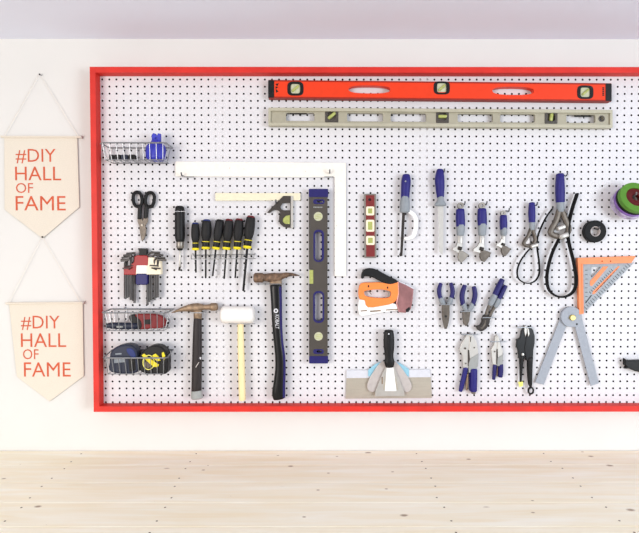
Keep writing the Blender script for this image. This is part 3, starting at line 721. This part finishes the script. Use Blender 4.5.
loft('ferrule', 'ferrule', t, [(440.4, 193.5, 2.8, .0125), (440.4, 200, 3.3, .013), (440.4, 203.5, 5.4, .014), (440.4, 205, 6, .013)], y=-.02, p=.75)
bl = [(437.9, 204), (443.4, 204), (443.2, 247), (442.6, 254.6)]
for k in range(17):
    v = 252 - k * 2.8; bl.append((438.3 + (252 - 208 - k * 2.6) * .03 + (0 if k % 2 else -.5), v))
plate('blade', 'steel_bright', t, bl, -.021, -.019, bevel=.0003)

# ------------------------------------------------------------------ adjustable wrenches
def wrench(label, ring, g0, g1, f1, x, hw, neck1, tip, jaw, s, back):
    t = thing('adjustable_wrench', label, 'wrench', x, jaw[-1][1], 0, 'blue handled adjustable wrenches')
    yy = -.018
    MB().lathe(W(ring[0], ring[1], yy), [(.0045 * s, yy - .005), (.0115 * s, yy - .005), (.0115 * s, yy + .005), (.0045 * s, yy + .005)], 22, True).obj('hanging_ring', 'steel', t)
    loft('grip', 'grip_blue', t, [(x - .1, g0, hw * .92, .013), (x, (g0 + g1) / 2, hw * 1.02, .0135), (x + .2, g1, hw * .98, .013)], y=yy, p=.65)
    loft('ferrule', 'ferrule', t, [(x + .2, g1 - 1, hw * .8, .0138), (x + .2, g1 + 3, hw * .95, .0125), (x + .1, f1, hw * .8, .010)], y=yy, p=.65)
    loft('shank', 'steel_bright', t, [(x, f1 - .5, 2.4 * s, .006), (x - .4, neck1, 2.2 * s, .006)], y=yy, smooth=1, p=.5)
    plate('fixed_jaw', 'steel_bright', t, back, yy - .007, yy + .006, bevel=.0012)
    plate('movable_jaw', 'steel_dark' if s != 1.0 else 'steel', t, jaw, yy - .0085, yy + .005, bevel=.0012)
    MB().loft([(x - 2 * s, neck1 + 1, 1.9 * s, .006), (x + 1 * s, neck1 + 1.8, 1.9 * s, .006)], y=yy - .006, smooth=1).obj('adjusting_screw', 'steel_black', t)
wrench('blue handled adjustable wrench beside the drywall saw', (460.4, 205.6), 210, 226, 235, 460.3, 4.3, 247, None,
       [(459.4, 251), (463, 251.4), (468.4, 254.8), (466, 258.4), (461.6, 262.2), (459.6, 260.8), (458.6, 257)], 1.0,
       [(457.8, 243), (462, 243.5), (461.8, 248), (463, 251.5), (459.6, 253.6), (455.4, 250.8), (452.8, 250), (453.4, 248), (456.6, 246.6)])
wrench('blue handled adjustable wrench in the middle of three, shiny dark jaw', (481.7, 205.6), 209.6, 225, 235, 482, 4.4, 247.5, None,
       [(480.8, 251.2), (484.4, 250.4), (491, 252.8), (488.6, 257), (484.6, 261.6), (482, 260.6), (480.6, 256.8)], 1.02,
       [(479.4, 243), (483.8, 243.5), (484, 248.4), (485.2, 251.4), (481.4, 253.4), (477, 252), (473.4, 251), (474, 249), (478.2, 246)])
wrench('smallest blue handled adjustable wrench of the three', (503, 213), 216, 229, 235, 503.4, 3.3, 243, None,
       [(502.4, 246.6), (505.6, 246), (510.6, 249), (508.6, 252.4), (505.6, 255.8), (503.4, 255), (502, 251)], .8,
       [(501.4, 239.4), (504.8, 239.8), (505, 244), (506, 246.4), (502.8, 248.6), (499, 246.4), (496.6, 245.4), (497.4, 243.8), (500.4, 242.6)])

# ------------------------------------------------------------------ strap wrenches
def strap_wrench(label, grip, fer, tri, nut, path, tail, hw, s):
    t = thing('strap_wrench', label, 'strap wrench', path[len(path) // 2][0], path[len(path) // 2][1], -.02, 'strap wrenches with black loops')
    yy = -.020
    loft('grip', 'grip_blue', t, [(grip[0], grip[1], hw * .85), (grip[0], (grip[1] + grip[2]) / 2, hw * 1.03), (grip[0] + .2, grip[2], hw * .95)], y=yy, p=.7)
    loft('ferrule', 'ferrule', t, [(grip[0] + .2, grip[2] - 1, hw * .9), (fer[0], fer[1], hw * .8)], y=yy, smooth=1, p=.7)
    MB().loft([(a, b, 1.9 * s, .007) for a, b in tri], y=yy, p=.7).obj('yoke', 'steel_dark', t)
    m = MB()
    for a, b, c in nut: m.loft([(a - c, b + c * .35, c * .7, .012), (a + c, b - c * .35, c * .7, .012)], y=yy - .004, smooth=1, p=.6)
    m.obj('strap_buckle', 'steel_bright', t)
    st = loft('strap', 'strap_black', t, [(a, b, .6 * s, .007 * s) for a, b in path], y=yy, p=.6, smooth=5)
    loft('strap_tail', 'strap_black', t, [(a, b, (.6 if s < 1 else .75) * s, .007 * s) for a, b in tail], y=yy + .002, p=.6, smooth=4)
    return t
t = strap_wrench('small strap wrench with thin black loop', (531.8, 203.2, 222), (531.8, 229.6), [(530.8, 229), (528, 236), (523.6, 243), (527.4, 246), (532, 245), (535.2, 240), (533.6, 233), (532.4, 229)],
             [(533.8, 245.6, 3.0)], [(532, 246.6), (526.5, 252.5), (520.5, 261), (517.2, 270.5), (518.8, 279), (526.6, 283.3), (534.6, 281.2), (539.2, 273.6), (539, 262), (537.4, 250), (537, 244)],
             [(537, 245), (537.6, 237), (541, 227.6), (546.6, 216.5), (552.4, 208.6)], 3.1, .9)
plate('guard_plate', 'spatula_grey', t, [(521, 245), (524, 237.5), (529, 236.5), (530, 243), (526, 247.4)], -.014, -.010)
t = strap_wrench('large strap wrench with wide black loop', (560, 174.6, 202), (560.4, 211), [(559.4, 210), (556, 221), (550.4, 232), (555, 235.5), (563, 236.5), (568.6, 230), (565.6, 220), (561.6, 210)],
             [(560.5, 227.6, 3.3), (563.2, 235.8, 3.8)], [(559.4, 238), (552.6, 252), (548.4, 266), (546.8, 279), (549.4, 290.6), (558, 296.6), (567.6, 295.8), (574.4, 289.6), (576, 278), (573.6, 262), (569.6, 246), (567.8, 236)],
             [(567.8, 238), (568.6, 224), (572.4, 208), (577.2, 193.6)], 4.1, 1.5)

# ------------------------------------------------------------------ tape rolls
k = K(-.01)
o = MB().lathe(W(595, 231.4, -.02), [(5 * k, -.024), (10.4 * k, -.024), (11 * k, -.022), (11 * k, -.005), (10.4 * k, -.003), (5 * k, -.003)], 40, True)
t = thing('tape_roll', 'roll of black electrical tape hanging on its own', 'tape', 595, 242.5)
o.obj('tape', 'tape_black', t)
MB().lathe(W(595, 231.4, -.02), [(4.4 * k, -.023), (5 * k, -.023), (5 * k, -.004), (4.4 * k, -.004)], 32, True).obj('core', 'tape_core', t)
TILT = R(22)
AX = Vector((0, -math.cos(TILT), math.sin(TILT)))           # the peg slopes up towards the room
FRONT = W(636.6, 196.8, -.079); BACK = FRONT - AX * .060
def roll(label, s0, s1, r, m, mc):
    k = K(-.05); rc, ri = 10, 3.4
    t = thing('tape_roll', label, 'tape', BACK + AX * s0 - Vector((0, 0, r * k)), 0, group='tape rolls stacked on one peg')
    def ring(a, b, y0, y1, name, mt, n=48):
        q = MB().lathe(Vector((0, 0, 0)), [(a * k, -y1), ((b - .4) * k, -y1), (b * k, -y1 + .001), (b * k, -y0 - .001), ((b - .4) * k, -y0), (a * k, -y0)], n, True)
        bmesh.ops.transform(q.bm, matrix=Matrix.Translation(BACK) @ Matrix.Rotation(-TILT, 4, 'X'), verts=q.bm.verts)
        return q.obj(name, mt, t)
    ring(rc, r, s0, s1, 'tape', m)
    ring(ri, rc, s0 + .001, s1 - .004, 'core', mc)
roll('clear lilac tape roll at the back of the stacked rolls', .000, .020, 16.9, 'tape_lilac', 'tape_core')
roll('purple tape roll in the middle of the stacked rolls', .0205, .031, 16.5, 'tape_purple', 'tape_core')
roll('thin black tape roll behind the green roll', .0315, .042, 16.2, 'tape_black', 'tape_core')
roll('green tape roll with red core at the front of the stack', .0425, .060, 16.0, 'tape_green', 'core_red')
u = Vector((0, math.sin(TILT), math.cos(TILT))) * (3.4 * K(-.05) - .0028)
o = MB().tube([BACK - AX * .019 + u, BACK + u, FRONT + u, FRONT + AX * .006 + u * 1.6], .0028, 8).obj('peg_hook', 'wire', base=Vector((FRONT.x, 0, FRONT.z)))
tag(o, 'steel peg carrying the stacked tape rolls', 'hook')

# ------------------------------------------------------------------ staple gun
t = thing('staple_gun', 'orange hand staple gun with black squeeze lever', 'staple gun', 385, 316)
plate('lever', 'black', t, [(362, 277), (363, 272.5), (366, 269.6), (371, 269), (377, 270.6), (385, 275), (397.4, 281.4), (398, 284.6), (395, 286), (388, 283.6), (379, 279.8), (372, 276.2), (366, 275.4), (363.6, 276), (362.6, 278)], -.025, -.007, smooth=3, bevel=.003)
plate('body', 'orange', t, [(361.6, 284.2), (371, 283.4), (380, 283.2), (390, 284.8), (396.4, 283.4), (399.4, 283.2), (398.6, 291.5), (396.6, 298.4), (392, 302.8), (383, 305), (368.4, 306.6), (365.4, 300), (360.4, 298.4), (359.4, 292)], -.026, -.006, smooth=3, bevel=.003,
      holes=[catmull([(364, 290.6), (371, 289.2), (380, 288.6), (388, 289.8), (391.6, 292), (391, 297.2), (386, 298.8), (376, 298.6), (368, 297.6), (364, 295.2)], 3, True)])
plate('magazine', 'white_plastic', t, [(359.4, 300), (365.2, 300.6), (368.2, 307), (392, 303.6), (399.6, 306), (399.4, 309.8), (380, 312.2), (362, 315.6), (359.6, 314), (358.6, 308)], -.0225, -.005, bevel=.002)
plate('head_plate', 'head_steel_reflecting', t, [(398.4, 282.6), (405, 285.4), (412.8, 289.6), (411.6, 302), (410.2, 308.4), (405, 312), (399.4, 311.4), (397, 303), (398.8, 294)], -.0265, -.006, bevel=.0035)
plate('head_rim', 'plastic_clear', t, [(399, 281.4), (404.6, 283.4), (413.6, 288.2), (412.8, 290.2), (404.6, 286), (398.6, 283)], -.024, -.008, bevel=.001)
plate('nose', 'black', t, [(406, 309.6), (409.4, 307), (410.2, 309.2), (408.4, 311.8), (406.2, 312)], -.028, -.009)
m = MB()
m.plate(rot(rect(370.2, 310.3, 380.8, 311.7), 375, 311, -4), -.0229, -.0215, bevel=.0001).plate(rot(rect(386, 309.1, 398, 310.2), 392, 309.5, -3), -.0229, -.0215, bevel=.0001).plate(rot(rect(360.6, 310.2, 367, 311.3), 364, 310.6, -4), -.0229, -.0215, bevel=.0001)
m.obj('printed_label', 'rusty_light', t)
m = MB()
for x, y in ((368.5, 286.2), (387.6, 287.6)): m.plate(oval(x, y, .8, 1.2, 10), -.0263, -.025, bevel=.0001)
m.obj('screw_hole', 'black', t)
MB().wire([(364.6, 291, -.016), (369, 291.4, -.016), (371.6, 294.6, -.016)], .0018).wire([(388.4, 290.6, -.022), (388.6, 297, -.022)], .0022).wire([(384, 291, -.022), (391, 292, -.022)], .0018).obj('spring', 'steel', t)

# ------------------------------------------------------------------ putty knives
t = thing('taping_knife', 'wide grey taping knife blade at the back of the putty knives', 'taping knife', 389, 398)
plate('blade', 'knife_grey', t, [(346.6, 377), (430.8, 376), (431.8, 398), (345.6, 398.6)], -.005, -.0035, bevel=.0003)
plate('spine', 'plastic_clear', t, [(346.8, 370.5), (429.6, 369.8), (430.8, 377), (346.6, 378)], -.007, -.003, bevel=.0008)
o = MB().plate([(368.2, 376), (368.4, 370), (375, 364.4), (381, 362), (384, 370), (376, 377)], -.010, -.0075, bevel=.0005).obj('plastic_spreader', 'plastic_cyan', base=W(374, 376, -.01))
tag(o, 'pale blue plastic spreader left of the black putty knife handle', 'spreader', 'blue plastic spreaders behind the putty knife')
o = MB().plate([(395, 362), (400, 363.4), (408.8, 369), (409, 376.4), (402, 374), (394, 368)], -.010, -.0075, bevel=.0005).obj('plastic_spreader', 'plastic_cyan', base=W(403, 376, -.01))
tag(o, 'pale blue plastic spreader right of the black putty knife handle', 'spreader', 'blue plastic spreaders behind the putty knife')
o = MB().plate([(383, 361.4), (377.4, 366.5), (371.4, 375.5), (367.6, 384), (368, 389.4), (371.4, 391.8), (375, 390.6), (379, 384), (387, 368)], -.0145, -.0115, bevel=.0008, smooth=2).obj('spatula', 'spatula_grey', base=W(371, 391, -.013))
tag(o, 'grey spatula fanned out to the left behind the putty knife', 'spatula', 'grey spatulas behind the putty knife')
o = MB().plate([(394.4, 361.4), (400.4, 366.8), (406.4, 375.2), (411, 383.6), (411, 388.8), (408, 391.8), (404.6, 391), (400, 384), (391, 368)], -.0145, -.0115, bevel=.0008, smooth=2).obj('spatula', 'spatula_grey', base=W(408, 391, -.013))
tag(o, 'grey spatula fanned out to the right behind the putty knife', 'spatula', 'grey spatulas behind the putty knife')
t = thing('putty_knife', 'black handled putty knife with bright steel blade', 'putty knife', 390, 396)
loft('handle', 'black', t, [(388.8, 331, 4.6, .012), (388.8, 337, 5.4, .013), (388.9, 346, 5.4, .013), (389, 354, 4.6, .012), (389.2, 358, 4.4, .012), (389.4, 362, 5.2, .013), (389.6, 366.4, 4.2, .011)], y=-.030, p=.7)
plate('hang_hole', 'letter_white', t, oval(388.8, 334, .7, n=10), -.0425, -.036, bevel=.0001)
b = plate('blade', 'steel_bright', t, [(386.4, 366), (393.4, 366), (397, 374), (404.2, 391.5), (404.4, 395.8), (375.2, 396.2), (375.4, 391.5), (382.6, 374)], -.022, -.020, bevel=.0003)
plate('blade_spine', 'white_plastic', b, [(386.8, 366), (393.2, 366), (396.4, 391), (385, 391)], -.0228, -.0215, bevel=.0003)
plate('stamp', 'rusty_light', b, rect(381.6, 377, 382.8, 384), -.0223, -.0215, bevel=.0001)
plate('fuller', 'knife_grey', b, [(384.2, 376), (385.4, 376), (384.8, 390), (383.2, 389.6)], -.0223, -.0215, bevel=.0001)
plate('fuller', 'knife_grey', b, [(394.8, 378), (396, 378), (398.2, 389.6), (396.8, 390)], -.0223, -.0215, bevel=.0001)

# ------------------------------------------------------------------ pliers
def pliers(label, name, cat, handles, sleeves, head, pivot, headm='steel_dark'):
    t = thing(name, label, cat, head[len(head) // 2][0], max(p[1] for p in head))
    yy = -.014
    for h_, s_ in zip(handles, sleeves):
        hh = loft('handle', 'navy', t, h_, y=yy, p=.8)
        loft('sleeve_end', 'ferrule', hh, s_, y=yy, p=.8)
    plate('jaws', headm, t, head, yy - .007, yy + .006, bevel=.0015)
    if pivot: MB().lathe(W(*pivot, yy - .008), [(.0001, yy - .0095), (.0035, yy - .009), (.0042, yy - .006)], 14).obj('pivot', 'black', t)
    return t
t = pliers('needle nose pliers with blue handles hanging point down', 'needle_nose_pliers', 'pliers',
       [[(440.8, 283.6, 1.9), (439.2, 289, 2.2), (439.4, 294, 2.2), (440.8, 299, 2.1)], [(450.8, 283.4, 1.9), (452.4, 289, 2.2), (452.4, 294, 2.2), (451, 299, 2.1)]],
       [[(440.8, 298, 2.3), (442, 301.6, 2.6), (444.4, 305, 1.9)], [(451, 298, 2.3), (450, 301.6, 2.6), (447.8, 305, 1.9)]],
       [(443, 304), (449.2, 304), (449.4, 314), (448.6, 321), (446.6, 328.6), (445.4, 328.6), (443.6, 321), (442.8, 314)], (446, 316.4))
t = pliers('diagonal cutting pliers with blue handles hanging point down', 'diagonal_cutters', 'pliers',
       [[(464.8, 285.6, 2.1), (462.6, 292, 2.4), (462, 298, 2.4), (463, 304.4, 2.3)], [(473.8, 287, 2.1), (475, 293, 2.4), (474.4, 299, 2.4), (472.6, 304.6, 2.3)]],
       [[(463, 303.6, 2.3), (464.4, 307, 2.5), (466, 311, 2.0)], [(472.6, 303.6, 2.3), (471, 307, 2.5), (468.8, 311, 2.0)]],
       [(463.4, 311), (470.2, 311), (469.2, 320), (467.6, 325), (466, 325.8), (464.6, 324), (463.6, 319)], None)
t = thing('groove_joint_pliers', 'groove joint pliers with blue handles hung at a slant', 'pliers', 482, 331)
for (h_, s_, a_, yy) in (([(502.2, 279.8, 2.5), (498.6, 287, 2.9), (494.4, 296, 2.7)], [(494.8, 295, 2.8), (492.4, 300, 3), (490, 305, 2.4)], [(490.2, 304, 1.7), (487.4, 310, 1.5), (485.6, 318, 1.8)], -.018),
                         ([(505.4, 286, 2.1), (502, 292.6, 2.4), (498.4, 299.6, 2.3)], [(498.8, 298.8, 2.4), (497.2, 303, 2.7), (495.2, 307, 2.1)], [(495.2, 306, 1.6), (491.6, 312, 1.5), (488.4, 319, 1.8)], -.013)):
    hh = loft('handle', 'navy', t, h_, y=yy, p=.8)
    loft('sleeve_end', 'ferrule', hh, s_, y=yy, p=.8)
    loft('shank', 'steel_dark', t, a_, y=yy, hd=.005, p=.7)
plate('jaws', 'steel_black', t, [(484, 316), (488, 315.4), (489.4, 319), (489, 323.4), (486, 328.4), (481.4, 331), (478.4, 329.4), (477.4, 326.6), (480.6, 325.8), (482.6, 322.4)], -.024, -.008, smooth=2, bevel=.002)
plate('jaw_notch', 'steel_dark', t, [(480.4, 328), (482.4, 327), (484.6, 323), (485, 319.6), (486, 321), (485.4, 325), (482.4, 329)], -.0250, -.022, bevel=.0004)

def locking(label, jaw, jm, body, bm_, slv, sm_, hl, hr_, hm, extra=None):
    t = thing('locking_pliers', label, 'locking pliers', hr_[-1][0], hr_[-1][1])
    plate('upper_jaw', jm, t, jaw, -.019, -.008, bevel=.0015)
    plate('body', bm_, t, body, -.021, -.006, bevel=.002)
    if slv: plate('sleeve', sm_, t, slv, -.0235, -.006, bevel=.003)
    loft('lever', hm, t, hl, y=-.014, p=.8)
    loft('handle', hm, t, hr_, y=-.015, p=.75)
    return t
t = locking('large silver locking pliers with blue handles hung jaw up', [(467, 335.2), (469.4, 334.4), (469.8, 343), (469, 352), (468.4, 368), (463.6, 367.4), (462.6, 354.4), (459.8, 349.4), (462.4, 343)], 'steel_bright',
            [(470, 335), (471.8, 334.6), (476, 341), (477.6, 348.6), (477.6, 357), (471, 366), (469.4, 352)], 'steel_bright', [(471, 359), (477.9, 355), (477.4, 366), (474, 371), (469.8, 372), (469.4, 364)], 'rubber_grey',
            [(465.6, 368, 2.3), (464, 376, 2.3), (461.8, 385, 2.2), (460.4, 391, 1.8)], [(473.2, 369.6, 3.9, .014), (473.2, 380, 3.8, .014), (473, 390.4, 3.7, .013)], 'grip_blue')
loft('release_lever', 'rusty_light', t, [(467.6, 374, .9), (467, 382, 1.1), (466.4, 390, .9)], y=-.012)
loft('adjusting_screw', 'steel', t, [(473.4, 390.6, 2, .008), (473.4, 393, 2.2, .008)], y=-.015, smooth=1)
plate('gap_shade', 'steel_black', t, [(468.2, 350), (469.2, 350), (469.8, 358), (468.9, 366), (468.2, 366)], -.0216, -.018, bevel=.0001)  # dark plate painted in as the shade between jaw and body
for x, y, r in ((465.2, 348.4, .0035), (474.2, 347.6, .0030), (465.8, 363.4, .0026)):
    MB().lathe(W(x, y, -.02), [(.0001, -.0222), (r, -.0218), (r * 1.15, -.018)], 12).obj('rivet', 'steel_dark', t)
plate('gap_shade', 'steel_black', t, [(470, 337), (471.2, 336.4), (470.8, 342), (470.2, 342)], -.0216, -.018, bevel=.0001)  # same painted shade between the jaw tips
t = locking('small long nose locking pliers with blue handles', [(495.6, 336.4), (497, 335.6), (497.4, 352), (497, 365), (493, 364), (492, 356), (491.8, 349), (494.6, 345)], 'steel_bright',
            [(497.4, 336), (498.8, 338), (500.6, 347), (502.4, 350), (502.4, 357), (498.4, 362), (497.8, 350)], 'steel_bright', [(498.4, 358.4), (502.6, 355.6), (502.2, 362.6), (500.6, 365.6), (498, 365.4)], 'rubber_grey',
            [(494.8, 365, 1.8), (494.2, 372, 1.9), (493.6, 379.2, 1.5)], [(500.4, 364.6, 2.4, .010), (500.6, 370, 2.5, .010), (500, 376.4, 2.4, .010)], 'navy')
plate('gap_shade', 'steel_black', t, [(496.9, 349), (497.7, 349), (497.9, 357), (497.2, 364), (496.6, 364)], -.0216, -.018, bevel=.0001)  # shade of the narrow opening, laid on as a dark plate
MB().lathe(W(494.8, 351.6, -.02), [(.0001, -.0222), (.0026, -.0218), (.003, -.018)], 12).obj('rivet', 'steel_dark', t)
loft('release_lever', 'rusty_light', t, [(497.4, 368, .6), (497.2, 376, .6)], y=-.012)
t = locking('black locking pliers with a ring end and yellow tag', [(524.6, 327.2), (522, 331.4), (520.6, 338), (517.6, 340), (516.8, 346.6), (518.6, 350), (519.2, 358), (524.6, 358), (527, 350), (526.4, 338)], 'black_gloss',
            [(529.6, 327), (532.8, 330.4), (534.4, 336), (534.4, 343), (533, 350), (532.6, 360), (526.8, 360), (525, 348), (526.6, 338), (528, 333)], 'black_gloss', None, None,
            [(521.4, 356, 2.3), (521, 368, 1.6), (520.6, 381.6, 1.0)], [(529.8, 358, 2.8, .010), (529.6, 370, 2.6, .009), (530, 383, 2.0, .007), (530.6, 386.4, 1.1, .006)], 'black')
m = MB(); m.plate([(525, 326.6), (526.4, 326.4), (526.6, 333), (525.6, 335.6), (524.6, 331)], -.0225, -.010, bevel=.001); m.plate([(527.4, 328), (528.6, 329), (529.4, 334), (528.4, 336)], -.0225, -.010, bevel=.001)
m.obj('jaw_tip', 'steel_bright', t)
MB().tube([W(a, b, -.015) for a, b in oval(530.8, 390.6, 2.5, 3.2, 20)], .0034, 8, True).obj('adjusting_ring', 'black', t)
MB().lathe(W(522.6, 354.4, -.02), [(.0001, -.0235), (.0045, -.023), (.005, -.018)], 14).obj('rivet', 'steel_bright', t)
plate('tag', 'pale_yellow', t, [(518.4, 382), (522.8, 381.6), (523, 385.8), (519.6, 387)], -.012, -.010, bevel=.0003)

# tool whose end reaches into the picture at the right edge
t = thing('hand_tool', 'black tool with a hooked tip at the right edge of the board', 'tool', 645, 373)
plate('handle', 'black', t, [(626, 360.4), (627.6, 361.8), (634, 361.4), (646, 361), (668, 361.6), (690, 364), (692, 370), (676, 373), (655, 373.2), (645, 372.6), (636, 370.6), (630, 368), (627, 368), (628.2, 366.6), (626, 364.6)], -.024, -.006, bevel=.003)
plate('clip', 'steel_dark', t, rect(650, 364, 680, 366.5, 1), -.0265, -.0235)

# ------------------------------------------------------------------ hooks and brackets
def hook(px, py, label, dark=True, n=[None]):
    nm = 'wire_dark' if dark else 'wire'
    if n[0] is None:
        pts = catmull([(0, .0045, 0), (0, -.006, 0), (0, -.016, -.003), (0, -.026, 0), (0, -.030, .008)], 4)
        o = MB().tube([Vector(p) for p in pts], .0026, 8).obj('peg_hook', nm); n[0] = o
    else:
        o = n[0].copy(); COL.objects.link(o)
    o.location = W(px, py + 2.6, 0)
    tag(o, label, 'hook', 'single peg hooks')
hook(462.8, 201.6, 'short dark peg hook above the wrench beside the drywall saw')
hook(484.4, 201.6, 'short dark peg hook above the middle wrench')
hook(506.4, 208.4, 'short dark peg hook above the smallest wrench')
hook(534, 202.4, 'short dark peg hook at the top of the small strap wrench')
hook(563.6, 173.2, 'short dark peg hook at the top of the large strap wrench')
hook(442.6, 169.6, 'short dark peg hook at the top of the drywall saw')
hook(406, 178.6, 'short dark peg hook through the small hacksaw handle')
hook(183.4, 173.2, 'short dark peg hook at the left end of the white framing square')
hook(329.6, 170.4, 'short dark peg hook at the corner of the white framing square')
hook(276.4, 200, 'short dark peg hook under the cream rule of the combination square')
hook(388.8, 333.4, 'short dark peg hook through the putty knife handle')
hook(595, 226.4, 'short dark peg hook inside the black tape roll')
def bar(x0, x1, py, label):
    o = MB().wire([(x0, py, .004), (x0, py, -.012), (x1, py + .1, -.012), (x1, py + .1, .004)], .0024).wire([((x0 + x1) / 2 + 1, py, -.012), ((x0 + x1) / 2 + 1.4, py + 2.2, -.013)], .0018).obj('peg_bracket', 'black', base=W((x0 + x1) / 2, py, 0))
    tag(o, label, 'bracket', 'dark brackets carrying the grey level')
bar(290.4, 306.4, 113.6, 'dark bracket in the left end slot of the grey level')
bar(574.4, 590.4, 116.2, 'dark bracket in the right end slot of the grey level')
def bracket(x0, x1, py, label, depth=-.030):
    t = thing('peg_bracket', label, 'bracket', (x0 + x1) / 2, py, 0, 'wire plier brackets')
    xm = (x0 + x1) / 2
    MB().wire([(x0, py - .6, .004), (x0, py, -.004), (x0 + .2, py, depth), (x1 - .2, py, depth), (x1, py, -.004), (x1, py - .6, .004)], .0015).obj('loop', 'wire', t)
    MB().wire([(xm, py - 3, .004), (xm, py - 2, -.003), (xm, py, -.003), (x0, py, -.003), (x1, py, -.003)], .0014).obj('back_bar', 'wire_dark', t)
bracket(439.4, 452.6, 304.6, 'wire bracket around the needle nose pliers')
bracket(460.6, 474, 311.4, 'wire bracket around the diagonal cutters')
bracket(482.6, 495, 317.6, 'wire bracket around the groove joint pliers', -.034)
bracket(461.6, 478, 334.6, 'wire bracket at the jaws of the large silver locking pliers', -.026)
bracket(490.4, 506, 341.8, 'wire bracket at the nose of the small locking pliers', -.026)
bracket(517.4, 533, 327.6, 'wire bracket at the jaws of the black locking pliers', -.027)
bracket(228.8, 254.6, 323.8, 'wire bracket under the white mallet head', -.060)
bracket(190.4, 205.6, 312.8, 'wire bracket under the head of the hammer with grey cap', -.046)
bracket(256.6, 283.4, 284, 'wire bracket under the rusty framing hammer head', -.046)

bracket(184, 193.4, 176.9, 'wire bracket under the left end of the white framing square', -.012)
bracket(324.4, 333.4, 176.9, 'wire bracket under the corner of the white framing square', -.012)
# ------------------------------------------------------------------ light
w = bpy.data.worlds.new('daylight'); SC.world = w; w.use_nodes = True
bg = w.node_tree.nodes['Background']; bg.inputs['Color'].default_value = (.97, .98, 1, 1); bg.inputs['Strength'].default_value = .55
def window(name, loc, target, sx, sy, power, col):
    l = bpy.data.lights.new(name, 'AREA'); l.shape = 'RECTANGLE'; l.size = sx; l.size_y = sy; l.energy = power; l.color = col
    o = bpy.data.objects.new(name, l); COL.objects.link(o); o.location = loc
    o.rotation_euler = (Vector(target) - Vector(loc)).to_track_quat('-Z', 'Y').to_euler()
window('window_light_warm', (-1.4, -3.5, 1.5), (1.1, -.2, .9), 1.5, 1.3, 84, (1, .94, .88))
window('window_light_cool', (3.5, -3.1, 1.5), (.9, -.2, .9), 1.4, 1.3, 84, (.84, .92, 1))
vs = SC.view_settings
SC.display_settings.display_device = 'sRGB'
vs.view_transform = 'Standard'; vs.look = 'None'; vs.gamma = 1; vs.use_curve_mapping = False; vs.exposure = .07
